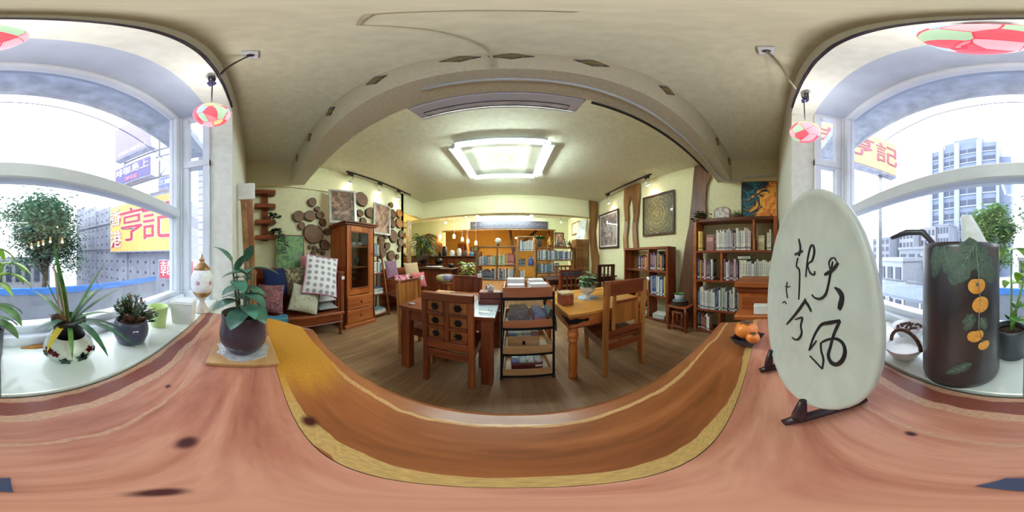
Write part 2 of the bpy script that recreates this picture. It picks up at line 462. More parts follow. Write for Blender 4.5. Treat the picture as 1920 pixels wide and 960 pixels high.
window('window_3', Matrix.Translation((1.06, -.305, .95)) @ Matrix.Rotation(rad(-90), 4, 'Z'), .195, 1.59, .97)
# ================================================================ lamps
TUBEM = glow('lit_fluorescent_tube', (232, 255, 248), TUBE)
def tube_square(name, label, x0, x1, y0, y1, z):
    t = thing(name, label, 'ceiling light', ((x0 + x1) / 2, (y0 + y1) / 2, z))
    w, h = (x1 - x0) / 2, (y1 - y0) / 2
    for (ax, ay, bx, by) in ((-w, -h, w, -h), (-w, h, w, h), (-w, -h, -w, h), (w, -h, w, h)):
        d = Vector((bx - ax, by - ay, 0)).normalized() * .05
        a, b = Vector((ax, ay, 0)) + d, Vector((bx, by, 0)) - d
        MB().beam(a + Vector((0, 0, .034)), b + Vector((0, 0, .034)), .15, .03, .004).build('batten', WHITEP, t)
        MB().tube([a, b], .014, 8).build('fluorescent_tube', TUBEM, t)
        for p in (a, b):
            MB().beam(p - d * .4 + Vector((0, 0, -.018)), p - d * .4 + Vector((0, 0, .06)), .03, .03, .003).build('socket', WHITEP, t)
    MB().lathe([(.075, .078), (.07, .066), (.045, .058), (0, .056)], 20).build('ceiling_rose', WHITEP, t)
    return t
tube_square('fluorescent_ceiling_light', 'square of four lit fluorescent tubes on the ceiling above the dining tables', -.77, .48, 2.0, 3.2, ZC - .08)
tube_square('fluorescent_ceiling_light', 'lit fluorescent tubes beyond the far beam, in front of the carved lintel', -1.45, .80, 5.55, 6.95, ZC - .08)

BULB = glow('lit_spot_bulb', (255, 244, 224), 14)
def spot_light(parent, p, d, power, size=.03, angle=95):
    l = bpy.data.lights.new('spot_lamp_light', 'SPOT'); l.energy = power; l.spot_size = rad(angle); l.spot_blend = .7
    l.shadow_soft_size = size; l.color = (1, .93, .8)
    o = bpy.data.objects.new('spot_lamp_light', l); COL.objects.link(o); o.parent = parent
    o.location = p; o.rotation_euler = Vector(d).to_track_quat('-Z', 'Y').to_euler()
def spot(label, x, y, z, aim, drop=.2, power=SPOT, group=None):
    """track spot: adapter box on the rail, bent arm, cone head and bulb"""
    t = thing('track_spotlight', label, 'spotlight', (x, y, z), 0, group)
    aim = Vector(aim).normalized(); hd = Vector((0, 0, -drop))
    MB().cb((0, 0, -.03), (.05, .11, .06), .004).build('adapter', BLACK, t)
    MB().tube([(0, 0, -.06), (0, .05, -.08), (0, .06, -.12), tuple(hd - aim * .05)], .006, 6).build('arm', BLACK, t)
    M = Matrix.Translation(hd) @ aim.to_track_quat('Z', 'Y').to_matrix().to_4x4()
    MB().lathe([(.016, -.06), (.02, -.02), (.046, .03), (.05, .034), (.044, .03)], 16, M=M).build('lamp_head', plain('spot_white', (220, 220, 214), .4), t)
    MB().lathe([(.043, .028), (.043, .036), (.025, .048), (0, .05)], 16, M=M).build('bulb', BULB, t)
    spot_light(t, tuple(hd + aim * .075), aim, power)
    return t
def track(label, x, y0, y1, z):
    tag(MB().box(x - .018, x + .018, y0, y1, z - .022, z, .002).build('light_track', BLACK), label, 'track')
track('black light track on the ceiling above the two silver picture frames', -2.62, 1.62, 3.65, ZC)
for lab, y, aim in (('leftmost spotlight on the left track, above the frame on the cabinet', 1.72, (-.55, -.1, -.8)),
                    ('middle spotlight on the left track, above the hanging silver frame', 2.50, (-.5, .1, -.8)),
                    ('rightmost spotlight on the left track, above the orange log slices', 3.15, (-.5, .15, -.8))):
    spot(lab, -2.62, y, ZC - .02, aim, .21)
track('black light track on the ceiling above the two right wall pictures', 2.42, 2.1, 3.75, ZC)
spot('spotlight on the right track above the framed mandala picture', 2.42, 2.22, ZC - .02, (.6, -.1, -.75), .19)
spot('spotlight on the right track above the picture beside the forked slab', 2.42, 3.62, ZC - .02, (.6, .1, -.75), .25)
spot('round bright spotlight hanging behind the far beam at left', -2.75, 6.4, ZC, (.25, -.9, -.25), .33, 6)
spot('black unlit spotlight body beside the far fluorescent tubes', -1.75, 6.0, ZC, (0, .3, -1), .21, 1)
spot('small spotlight near the far right wall picture', 1.95, 6.3, ZC, (.6, .3, -.7), .37, 5)
spot('spotlight shining on the tilted white panel at far right', 2.2, 5.7, ZC, (.5, .2, -.8), .31, 5)
spot('bright bare spotlight in the orange back room doorway', .2, 8.2, ZC, (0, -.8, -.6), .84, 8)
PEND = glow('lit_pendant_shade', (255, 214, 150), 5)
def pendant(label, x, y, z):
    t = thing('pendant_lamp', label, 'pendant lamp', (x, y, ZC), 0, 'pendant lamps over the bar')
    MB().tube([(0, 0, 0), (0, 0, z - ZC + .1)], .004, 6).build('cord', WHITEP, t)
    MB().lathe([(.05, z - ZC - .08), (.058, z - ZC), (.05, z - ZC + .08), (.012, z - ZC + .1)], 14).build('lamp_shade', PEND, t)
    l = bpy.data.lights.new('pendant_light', 'POINT'); l.energy = 15; l.color = (1, .75, .4); l.shadow_soft_size = .06
    o = bpy.data.objects.new('pendant_light', l); COL.objects.link(o); o.parent = t; o.location = (0, 0, z - ZC - .14)
for lab, x, y, z in (('leftmost pendant lamp, pinkish, beside the big leafy plant', -2.95, 6.25, 2.06),
                     ('second pendant lamp from the left, pinkish, in front of the orange wall', -2.45, 6.6, 2.10),
                     ('middle pendant lamp of the five in front of the orange wall', -2.2, 7.0, 2.00),
                     ('second pendant lamp from the right, warm lit, before the orange wall', -1.98, 7.15, 1.93),
                     ('rightmost pendant lamp, warm lit, nearest the low bookcase', -1.62, 7.2, 1.84)):
    pendant(lab, x, y, z)

# painted paper lanterns along the lintel
def lantern_mat():
    t = NT('painted_lantern_paper'); v = t.coords((1, 1, 1))
    n = t.n.new('ShaderNodeTexVoronoi'); t.link(v, n.inputs['Vector']); n.inputs['Scale'].default_value = 19
    w = t.n.new('ShaderNodeSeparateColor'); t.link(n.outputs['Color'], w.inputs[0])
    c = t.ramp(w.outputs[0], [(0, (232, 96, 110)), (.3, (248, 206, 150)), (.5, (176, 196, 214)), (.62, (246, 176, 186)), (.8, (176, 206, 176)), (.9, (240, 140, 150))], 'CONSTANT')
    e = t.n.new('ShaderNodeTexVoronoi'); e.feature = 'DISTANCE_TO_EDGE'; t.link(v, e.inputs['Vector']); e.inputs['Scale'].default_value = 19
    f = t.math('LESS_THAN', e.outputs['Distance'], .022)
    c = t.mix(f, c, (226, 70, 90))
    t.link(c, t.b.inputs['Base Color']); t.link(c, t.b.inputs['Emission Color']); t.b.inputs['Emission Strength'].default_value = .55
    return t.done('painted_lantern_paper', .6)
LANT = lantern_mat()
def lantern(label, x, y, z, r):
    t = thing('paper_lantern', label, 'lantern', (x, y, 2.54), 0, 'painted lanterns in the window bay')
    k = z - 2.54
    pr = []
    for i in range(13):
        a = -pi / 2 + pi * i / 12
        pr.append((max(.012, r * cos(a)), k + r * .92 * sin(a)))
    MB().lathe(pr, 28).build('shade', LANT, t)
    MB().lathe([(.028, k + r * .9), (.03, k + r * .96), (.02, k + r * 1.02)], 14).build('cap', BLACKI, t)
    # spot added above the cap, pointing up to brighten the ceiling
    l = bpy.data.lights.new('added_ceiling_uplight', 'SPOT'); l.energy = 7; l.spot_size = rad(168); l.spot_blend = 1; l.color = (1, .95, .86); l.shadow_soft_size = .03
    o = bpy.data.objects.new('added_ceiling_uplight', l); COL.objects.link(o); o.parent = t; o.location = (0, 0, k + r * 1.06); o.rotation_euler = (pi, 0, 0)
    random.seed(int(abs(x) * 99))
    MB().tube([(0, 0, 0), (.006, .004, k * .3), (0, 0, k + r)], .003, 6).build('wire', BLACK, t)
    w = MB()
    for q in range(4):
        pts = []
        for i in range(15):
            a = 2 * pi * i / 14 + q; rr = .02 + .008 * sin(q * 2 + i)
            pts.append((cos(a) * rr, sin(a) * rr * .7, -.05 - q * .025 + .012 * sin(a * 2 + q)))
        w.tube(pts, .0035, 5)
    w.build('wire_coil', plain('dark_violet_wire', (36, 30, 52), .5), t)
    MB().ell((0, 0, -.13), (.02, .02, .016), 10, 6).build('bead', plain('dark_violet_bead', (50, 46, 84), .3), t)
    return t
lantern('painted round paper lantern hanging beside the egg-shaped urn lamp', -.627, -.175, 2.015, .076)
lantern('painted round paper lantern hanging over the middle of the window bay', .045, -.185, 2.03, .078)
lantern('painted round paper lantern hanging above the calligraphy plate', .80, -.185, 2.03, .079)
g = MB()
pts = [(-1.0 + .05 * i, -.148, 2.556 + .012 * sin(i * 1.7) + .01 * random.random()) for i in range(41)]
g.tube(pts, .006, 6)
pts = [(-.9 + .05 * i, -.147, 2.57 + .014 * sin(i * 2.3)) for i in range(37)]
g.tube(pts, .004, 6)
tag(g.build('wire_garland', plain('dark_violet_wire', (36, 30, 52), .5)), 'dark twisted wires strung along the lintel carrying the lanterns', 'wire')
for lab, x, y, x1 in (('white ceiling socket with black cord to the lantern by the urn', -.61, -.02, -.63), ('white ceiling socket with pale cord to the lantern above the plate', .56, .005, .79)):
    t = thing('ceiling_socket', lab, 'socket', (x, y, ZC))
    MB().cb((0, 0, -.018), (.09, .06, .036), .004).build('box', WHITEP, t)
    MB().lathe([(.016, -.045), (.016, -.03)], 12).build('plug', BLACK, t)
    MB().tube([(0, 0, -.045), ((x1 - x) * .4, -.05, -.20), ((x1 - x) * .8, -.10, -.36), (x1 - x, -.138 - y, -.45)], .006, 6).build('cord', BLACK if x < 0 else plain('pale_cord', (170, 166, 150), .6), t)
# air conditioner hung behind the beam
t = thing('air_conditioner', 'long pale grey air conditioner mounted on the far side of the ceiling beam', 'air conditioner', (-.11, .84, 2.58))
ACM = plain('pale_grey_plastic', (216, 216, 234), .4, 0, .02)
MB().box(-.53, .53, 0, .19, .0, .30, .02).build('body', ACM, t)
MB().box(-.46, .46, .10, .165, -.004, .0, .001).build('louvre_slot', plain('dark_slot', (70, 66, 78), .6), t)
MB().box(-.455, .455, .108, .150, -.009, -.004, .002).build('louvre', plain('louvre_plastic', (214, 214, 224), .35), t)
MB().box(-.52, .52, .176, .19, -.004, .0, .001).build('bottom_lip', plain('white_lip', (236, 236, 240), .3), t)
# ================================================================ counter under the camera
ZT = .95
def counter_mat(key, base, sap_lines, knots, amber=False):
    t = NT(key)
    v = t.coords((.25, 1.6, 1)); n = t.noise(v, 9, 4, .55, 1.1); n2 = t.noise(v, 70, 2)
    f = t.math('ADD', t.math('MULTIPLY', n.outputs['Fac'], .82), t.math('MULTIPLY', n2.outputs['Fac'], .18))
    c = t.ramp(f, base)
    tc = t.n.new('ShaderNodeTexCoord'); sp = t.n.new('ShaderNodeSeparateXYZ'); t.link(tc.outputs['Object'], sp.inputs[0])
    wob = t.noise(t.coords((3, 3, 3)), 3, 3)
    y = t.math('ADD', sp.outputs['Y'], t.math('MULTIPLY', t.math('SUBTRACT', wob.outputs['Fac'], .5), .03))
    grain = t.noise(t.coords((40, 160, 40)), 3, 2)
    for y0, w, col in sap_lines:
        d = t.math('ABSOLUTE', t.math('SUBTRACT', y, y0))
        m = t.math('SUBTRACT', 1.0, t.math('SMOOTHSTEP', d, w * .6, w)) if False else t.math('LESS_THAN', d, w)
        c = t.mix(m, c, t.ramp(grain.outputs['Fac'], [(.3, tuple(q * .82 for q in col)), (.7, col)]))
    if amber:
        m = t.n.new('ShaderNodeMapRange'); m.interpolation_type = 'SMOOTHSTEP'
        xx = t.math('ADD', sp.outputs['X'], t.math('MULTIPLY', t.math('SUBTRACT', n.outputs['Fac'], .5), .25))
        t.link(xx, m.inputs[0]); m.inputs[1].default_value = -.20; m.inputs[2].default_value = -.34
        rimd = t.math('LESS_THAN', sp.outputs['Y'], .178)
        am = t.ramp(grain.outputs['Fac'], [(.3, (176, 116, 34)), (.7, (206, 146, 56))])
        c = t.mix(t.math('MULTIPLY', m.outputs[0], rimd), c, am)
    for kx, ky, kr in knots:
        dx = t.math('MULTIPLY', t.math('SUBTRACT', sp.outputs['X'], kx), .6); dy = t.math('SUBTRACT', sp.outputs['Y'], ky)
        d = t.math('SQRT', t.math('ADD', t.math('MULTIPLY', dx, dx), t.math('MULTIPLY', dy, dy)))
        m = t.n.new('ShaderNodeMapRange'); m.interpolation_type = 'SMOOTHSTEP'; t.link(d, m.inputs[0]); m.inputs[1].default_value = kr * 1.6; m.inputs[2].default_value = kr * .5
        c = t.mix(m.outputs[0], c, (70, 24, 24))
    t.link(c, t.b.inputs['Base Color']); t.bump(n2.outputs['Fac'], .06, .002)
    return t.done(key, .30, 0, .4)
CB = counter_mat('reddish_counter_wood', [(.28, (140, 78, 64)), (.45, (176, 112, 90)), (.6, (200, 140, 116)), (.75, (166, 96, 76))],  # ramp paled to pink, bluish daylight sheen put into the wood colour
                 [(-.222, .016, (146, 80, 66)), (-.248, .008, (206, 160, 130)), (-.196, .009, (214, 166, 136)), (-.13, .003, (206, 156, 126))], [(-.124, -.056, .008), (-.03, -.02, .005), (.1, -.12, .004), (-.25, -.15, .004)])
CF = counter_mat('brown_counter_wood', [(.28, (98, 50, 24)), (.5, (140, 80, 42)), (.72, (170, 102, 60))],
                 [(.052, .012, (200, 160, 98)), (.172, .004, (206, 160, 108))], [(-.177, .06, .008)], True)
ct = thing('window_counter', 'live-edge wooden counter of two red-brown boards under the bay window', 'counter', (0, 0, 0))
back = [(-.80, -.262), (-.5, -.256), (-.2, -.251), (.1, -.25), (.4, -.252), (.72, -.258), (.74, -.1), (.735, .044), (.3, .046), (0, .044), (-.3, .045), (-.758, .042)]
MB().prism(back, ZT - .05, ZT).build('back_board', CB, ct)
front = [(-.757, .043), (-.3, .046), (0, .045), (.3, .047), (.735, .045), (.69, .12), (.665, .178), (.5, .172), (.25, .17), (0, .174), (-.25, .172), (-.45, .18), (-.585, .19), (-.70, .11)]
edge = [(-.757, .043), (-.3, .046), (0, .045), (.3, .047), (.735, .045), (.708, .125), (.685, .214), (.5, .216), (.25, .216), (0, .222), (-.25, .216), (-.45, .216), (-.60, .226), (-.722, .118)]
mb = MB(); n = len(front)
rings = [[(x, y, ZT) for x, y in front], [(front[i][0] * .35 + edge[i][0] * .65, front[i][1] * .35 + edge[i][1] * .65, ZT - .006) for i in range(n)],
         [(x, y, ZT - .022) for x, y in edge], [(x, y, ZT - .055) for x, y in edge]]
vs = [p for r in rings for p in r]
fs = [tuple(range(n))[::-1], tuple(range(3 * n, 4 * n))]
for k in range(3):
    for i in range(n):
        fs.append((k * n + i, k * n + (i + 1) % n, (k + 1) * n + (i + 1) % n, (k + 1) * n + i))
fs = [f[::-1] for f in fs]
mb.add(vs, fs, False)
MB_front = mb.build('front_board', CF, ct)
for x in (-.55, .5): MB().box(x, x + .06, -.14, .12, 0, ZT - .052, .004).build('support_panel', W_REDX, ct)
tag(MB().prism([(.014, -.046), (.007, -.062), (-.004, -.063), (-.003, -.036)], ZT, ZT + .003).build('tripod_remnant', plain('dark_slate_blue', (52, 58, 84), .5)), 'small dark slate-blue remnant of the camera tripod on the counter near its middle', 'card')  # flat dark patch standing in for the camera's tripod

# ---- round calligraphy plate on its easel
PC = Vector((.270, -.049, ZT + .223)); na = rad(348.6); ti = rad(4.5)
pn = Vector((sin(na) * cos(ti), cos(na) * cos(ti), sin(ti))); pu = Vector((-cos(na), sin(na), 0)); pv = pn.cross(pu) * -1
if pv.z < 0: pv = -pv
PM = Matrix(((pu.x, pv.x, pn.x, PC.x), (pu.y, pv.y, pn.y, PC.y), (pu.z, pv.z, pn.z, PC.z), (0, 0, 0, 1)))
pl = thing('ceramic_plate', 'large round pale grey ceramic plate with black brush calligraphy on an easel', 'plate', (PC.x, PC.y, PC.z - .183))
R_ = .183
prof = [(0, -.006), (.10, -.006), (.16, -.004), (.178, .0), (R_, .006), (R_ + .001, .010), (R_ - .003, .0125), (.172, .009), (.15, .0035), (.10, .0015), (0, .001)]
PLM = plain('pale_grey_glaze', (196, 200, 200), .35, 0, .03, 30)
off = Matrix.Translation((-PC.x, -PC.y, -(PC.z - .183)))
MB().lathe(prof, 56, M=off @ PM).build('disc', PLM, pl)
INK = plain('black_ink', (22, 22, 32), .5, 0, .1)
def stroke(pts, ws, name='brush_stroke'):
    """ribbon lying on the plate; pts in plate coordinates, metres"""
    P3 = []; n = len(pts); dense = []
    for i in range(n - 1):
        p0 = Vector(pts[max(i - 1, 0)]); p1 = Vector(pts[i]); p2 = Vector(pts[i + 1]); p3 = Vector(pts[min(i + 2, n - 1)])
        for k in range(4):
            t = k / 4
            q = .5 * ((2 * p1) + (p2 - p0) * t + (2 * p0 - 5 * p1 + 4 * p2 - p3) * t * t + (3 * p1 - p0 - 3 * p2 + p3) * t ** 3)
            dense.append((q, ws[i] * (1 - t) + ws[i + 1] * t))
    dense.append((Vector(pts[-1]), ws[-1]))
    vs = []; fs = []; m = len(dense)
    for i, (q, w) in enumerate(dense):
        a = dense[max(i - 1, 0)][0]; b = dense[min(i + 1, m - 1)][0]; d = (b - a).normalized(); nn = Vector((-d.y, d.x)) * w / 2
        for z in (.001, .0032):
            vs.append((q.x - nn.x, q.y - nn.y, z + .002 * (q.length / .15) ** 4)); vs.append((q.x + nn.x, q.y + nn.y, z + .002 * (q.length / .15) ** 4))
    for i in range(m - 1):
        a, b = 4 * i, 4 * i + 4
        fs += [(a + 2, b + 2, b + 3, a + 3), (a, a + 1, b + 1, b), (a, b, b + 2, a + 2), (a + 1, a + 3, b + 3, b + 1)]
    return MB().add(vs, fs, False, off @ PM).build(name, INK, pl)
stroke([(-0.0075, 0.1069), (0.002, 0.091), (-0.0019, 0.077)], [0.0022, 0.0053, 0.0037])
stroke([(-0.0212, 0.0798), (-0.0029, 0.0826), (0.0133, 0.0856)], [0.004, 0.0043, 0.0025])
stroke([(-0.0058, 0.074), (-0.0099, 0.0595), (0.0048, 0.0528), (0.0097, 0.0265), (0.0107, 0.0045)], [0.0022, 0.0027, 0.0031, 0.0026, 0.0011])
stroke([(0.0316, 0.045), (0.0329, 0.0687), (0.0398, 0.0893), (0.0489, 0.0921), (0.054, 0.0827), (0.049, 0.0707), (0.0384, 0.0667), (0.0357, 0.0621)], [0.001, 0.0024, 0.0028, 0.0031, 0.0035, 0.0027, 0.0019, 0.0009])
stroke([(0.0357, 0.0621), (0.0455, 0.0528), (0.0579, 0.0515), (0.0586, 0.0564)], [0.0009, 0.0027, 0.0026, 0.0009])
stroke([(0.0859, 0.0543), (0.0994, 0.0597), (0.1077, 0.0648), (0.1132, 0.07)], [0.0031, 0.004, 0.0038, 0.0027])
stroke([(0.0971, 0.0619), (0.0941, 0.0691), (0.0988, 0.0742), (0.1057, 0.0746), (0.109, 0.071)], [0.0007, 0.0011, 0.0015, 0.0014, 0.0007])
stroke([(0.1022, 0.0708), (0.0986, 0.0576), (0.0952, 0.0424), (0.0901, 0.0301), (0.0781, 0.0223), (0.0638, 0.0204), (0.0555, 0.0229)], [0.0011, 0.0022, 0.0022, 0.0027, 0.0028, 0.0021, 0.0009])
stroke([(0.1092, 0.0422), (0.1177, 0.0394), (0.1233, 0.0344), (0.1217, 0.0258), (0.1197, 0.0197)], [0.0014, 0.0054, 0.0066, 0.0068, 0.0041])
stroke([(-0.0359, -0.0592), (-0.0058, -0.0318), (0.0191, -0.0075), (0.0372, 0.0111)], [0.0032, 0.0046, 0.0052, 0.0043])
stroke([(0.0324, 0.0083), (0.0449, 0.0053), (0.0569, -0.0012)], [0.0029, 0.0042, 0.0027])
stroke([(0.0018, -0.0348), (0.0175, -0.0262), (0.0303, -0.0215), (0.0272, -0.036), (0.0328, -0.0464), (0.0258, -0.0602), (0.0112, -0.0706), (-0.0033, -0.0728)], [0.0011, 0.0027, 0.0036, 0.0031, 0.0037, 0.0038, 0.0029, 0.0012])
stroke([(-0.0647, 0.0143), (-0.0488, 0.0151), (-0.0351, 0.0196)], [0.0013, 0.0025, 0.0012])
stroke([(-0.0526, 0.0247), (-0.0552, 0.0088), (-0.0438, -0.0063)], [0.0019, 0.0032, 0.0025])
stroke([(-0.0723, -0.0247), (-0.0601, -0.018), (-0.0483, -0.0201)], [0.0014, 0.0026, 0.0013])
stroke([(0.0613, -0.0631), (0.0675, -0.0422), (0.0757, -0.0248), (0.0872, -0.0098), (0.1054, -0.0005), (0.1227, 0.0077)], [0.0015, 0.0023, 0.0026, 0.0033, 0.0045, 0.0031])
stroke([(0.1227, 0.0077), (0.117, -0.004), (0.1121, -0.0171), (0.1091, -0.0325), (0.1067, -0.0459), (0.1133, -0.0531), (0.1236, -0.0501), (0.1321, -0.0384), (0.1346, -0.025), (0.1292, -0.0168), (0.1166, -0.0171), (0.1003, -0.0265), (0.0884, -0.0368)], [0.0028, 0.0033, 0.0027, 0.0028, 0.0041, 0.0058, 0.0052, 0.0049, 0.0043, 0.0036, 0.003, 0.0028, 0.0013])
stroke([(0.0884, -0.0368), (0.091, -0.0478), (0.0979, -0.0583), (0.0979, -0.0751)], [0.0013, 0.0017, 0.0022, 0.0014])
stroke([(0.0608, -0.0643), (0.0679, -0.054), (0.0777, -0.0385)], [0.0015, 0.0019, 0.0009])
stroke([(0.065, -0.0722), (0.0826, -0.0733), (0.0984, -0.0747)], [0.001, 0.0019, 0.0014])
# easel
es = thing('plate_easel', 'dark carved wooden easel holding the calligraphy plate', 'easel', (PC.x, PC.y, ZT))
EM = plain('dark_purple_brown_wood', (50, 28, 40), .4, 0, .15)
for s in (-1, 1):
    b = pu * (s * .085)
    q = lambda f, h: tuple(b + Vector((pn.x, pn.y, 0)) * f + Vector((0, 0, h)))
    MB().tube([q(.05, .008), q(.035, .014), q(.0, .018), q(-.07, .009)], [.007, .009, .009, .008], 8).build('foot', EM, es)
    MB().tube([q(.032, .012), q(.031, .038), q(.027, .072)], [.010, .009, .005], 8).build('front_prong', EM, es)
    MB().tube([q(-.018, .02), q(-.030, .10), q(-.030, .22)], [.009, .009, .007], 8).build('upright', EM, es)
MB().tube([tuple(pu * -.085 + Vector((-pn.x * .03, -pn.y * .03, .15))), tuple(pu * .085 + Vector((-pn.x * .03, -pn.y * .03, .15)))], .008, 8).build('crossbar', EM, es)

# ---- persimmons in a dark dish
x0, y0 = .500, .062
d = thing('fruit_dish', 'small dark square dish holding two orange persimmons on the counter', 'dish', (x0, y0, ZT), .4)
MB().lathe([(.03, 0), (.042, .008), (.056, .03), (.058, .031), (.053, .028), (.038, .008), (0, .006)], 4, smooth=False).build('bowl', plain('dark_slate_glaze', (60, 62, 84), .3), d)
PERS = plain('persimmon_skin', (240, 138, 60), .3, 0, .08, 10)
for lab, p, r in (('larger glossy orange persimmon with dark calyx in the dark dish', (.012, .006, .050), .038), ('smaller orange persimmon lying in front in the dark dish', (-.048, -.020, .052), .020)):
    f = thing('persimmon', lab, 'persimmon', (x0 + p[0], y0 + p[1], ZT + p[2] - r * .8))
    MB().lathe([(0, 0), (r * .6, r * .06), (r * .95, r * .45), (r, r * .8), (r * .85, r * 1.25), (r * .4, r * 1.5), (r * .15, r * 1.42), (0, r * 1.4)], 20).build('fruit', PERS, f)
    c = MB()
    for k in range(4):
        a = k * pi / 2 + .3
        c.leaf((0, 0, r * 1.45), (cos(a), sin(a), .25), r * .6, r * .5, .8, n=4)
    c.build('calyx', plain('calyx_brown', (92, 62, 54), .7), f)
    MB().cyl((0, 0, r * 1.42), (0, 0, r * 1.7), r * .08).build('stem', STEM, f)

# ---- tall dark vase with painted persimmons
VC = Vector((.136, -.335, ZT)); VR = .0844; VH = .325
t = thing('ceramic_vase', 'tall dark brown cylinder vase painted with orange persimmons and leaves', 'vase', tuple(VC))
def vase_mat():
    m = NT('dark_vase_glaze'); n = m.noise(m.coords((1, 1, 26)), 2, 3); n2 = m.noise(m.coords((3, 3, 2)), 3, 3)
    m.link(m.ramp(n2.outputs['Fac'], [(.3, (42, 38, 44)), (.55, (54, 50, 56)), (.75, (70, 70, 80))]), m.b.inputs['Base Color'])
    m.bump(n.outputs['Fac'], .15, .004); return m.done('dark_vase_glaze', .33, 0, .8)
MB().lathe([(.060, 0), (VR * .96, .004), (VR, .02), (VR, VH - .01), (VR * .99, VH), (VR * .95, VH), (VR * .94, VH - .02), (VR * .93, .02), (0, .015)], 48).build('body', vase_mat(), t)
va0 = math.atan2(-VC.x, -VC.y)   # azimuth from the vase to the middle of the room's counter
def on_vase(th, z, e=.0008):
    a = va0 + th
    return (sin(a) * (VR + e), cos(a) * (VR + e), z)
def decal(name, pts, mat, e=.0008, cz=None):
    """small painted patch following the cylinder: fan of (theta, z) outline"""
    cx = sum(p[0] for p in pts) / len(pts); cy = sum(p[1] for p in pts) / len(pts)
    vs = [on_vase(cx, cy, e + .0004)] + [on_vase(cx + (p[0] - cx) * .5, cy + (p[1] - cy) * .5, e + .0003) for p in pts] + [on_vase(p[0], p[1], e) for p in pts]
    n = len(pts); fs = []
    for i in range(n):
        j = (i + 1) % n; fs += [(0, 1 + i, 1 + j), (1 + i, 1 + n + i, 1 + n + j, 1 + j)]
    return MB().add(vs, fs, True).build(name, mat, t)
PAINTO = pattern('painted_persimmon_orange', 'noise', [(196, 126, 44), (226, 160, 70), (236, 178, 96)], 60, .6, bump=.1)
PAINTG = pattern('painted_leaf_green', 'noise', [(52, 68, 64), (84, 104, 94), (60, 78, 72)], 50, .6, bump=.1)
PAINTL = plain('painted_leaf_vein', (122, 140, 130), .6)
def blob(th, z, r, n=14, notch=0):
    out = []
    for i in range(n):
        a = 2 * pi * i / n; k = 1 - notch * math.exp(-((a - pi / 2) / .5) ** 2)
        out.append((th - cos(a) * r * k / VR, z + sin(a) * r * k * .92))
    return out
# theta grows to the viewer's left; the fruit hang right of the middle
for th, z, r, nt in ((-.33, .248, .0165, .25), (-.42, .212, .0168, 0), (-.30, .150, .0155, .3), (-.50, .124, .0125, .2)):
    decal('painted_persimmon', blob(th, z, r, 16, nt), PAINTO)
c = [(-.33 + .06 * cos(a) * k, .25 + .007 * sin(a) * k) for i, a in enumerate([2 * pi * j / 10 for j in range(10)]) for k in ((1 if i % 2 else .35),)]
decal('painted_calyx', c, PAINTG, .0014)
def vleaf(th, z, ang, L, W):
    out = []
    for i in range(20):
        u = i / 20; a = 2 * pi * u
        lx = L / 2 * (1 - cos(a)); ly = W / 2 * sin(a) * (1 + .18 * sin(7 * a)) * (1.2 - .5 * lx / L)
        out.append((th - (lx * cos(ang) - ly * sin(ang)) / VR, z + lx * sin(ang) + ly * cos(ang)))
    lf = decal('painted_leaf', out, PAINTG)
    m = MB()
    pts = [on_vase(th - L * u * cos(ang) / VR, z + L * u * sin(ang), .0016) for u in (0, .3, .6, .95)]
    m.tube(pts, .0006, 4)
    for u in (.25, .45, .65):
        for s in (-1, 1):
            a2 = ang + s * .7
            p0 = (th - L * u * cos(ang) / VR, z + L * u * sin(ang)); k = W * .42
            m.tube([on_vase(p0[0], p0[1], .0016), on_vase(p0[0] - k * cos(a2) / VR, p0[1] + k * sin(a2), .0014)], .0005, 4)
    m.build('painted_vein', PAINTL, lf)
for a in ((-.25, .315, -2.1, .075, .045), (-.30, .318, -1.2, .055, .040), (-.42, .30, -1.0, .06, .04), (.34, .318, -1.45, .05, .030), (.52, .318, -1.7, .06, .026),
          (-.22, .196, -1.9, .035, .022), (-.42, .186, -1.2, .03, .018), (-.20, .085, -2.5, .055, .022), (-.34, .325, -2.3, .045, .04)):
    vleaf(*a)
MB().tube([on_vase(-.30, .318), on_vase(-.36, .27), on_vase(-.40, .22), on_vase(-.36, .17), on_vase(-.46, .13)], .0009, 5).build('painted_twig', PAINTL, t)
la = thing('ladle', 'dark curved ladle handle leaning out of the painted vase', 'ladle', (VC.x, VC.y, ZT + .02))
MB().tube([(.02, -.01, .01), (.040, .008, .18), (.056, .012, .30), (.086, .024, .336), (.125, .036, .338), (.165, .05, .326)], [.005, .006, .007, .008, .008, .005], 8).build('handle', plain('dark_ladle', (48, 48, 54), .35), la)
MB().lathe([(.0, -.0), (.018, .004), (.026, .016), (.024, .016), (.0, .004)], 14, c=(.016, -.012, 0)).build('bowl', plain('dark_ladle', (48, 48, 54), .35), la)
wr = MB(); 
wr.tube([(0, 0, 0), (-.004, 0, .16), (-.006, -.006, .30), (.010, -.012, .345), (.020, -.014, .372), (.032, -.014, .378)], [.014, .020, .034, .022, .016, .007], 9)
tag(wr.build('wrapped_bundle', plain('white_crumpled_wrap', (226, 230, 236), .5, 0, .05, 40, .5, .6), None, (VC.x - .022, VC.y - .014, ZT + .017)), 'white crumpled paper bundle sticking up out of the painted vase', 'paper')

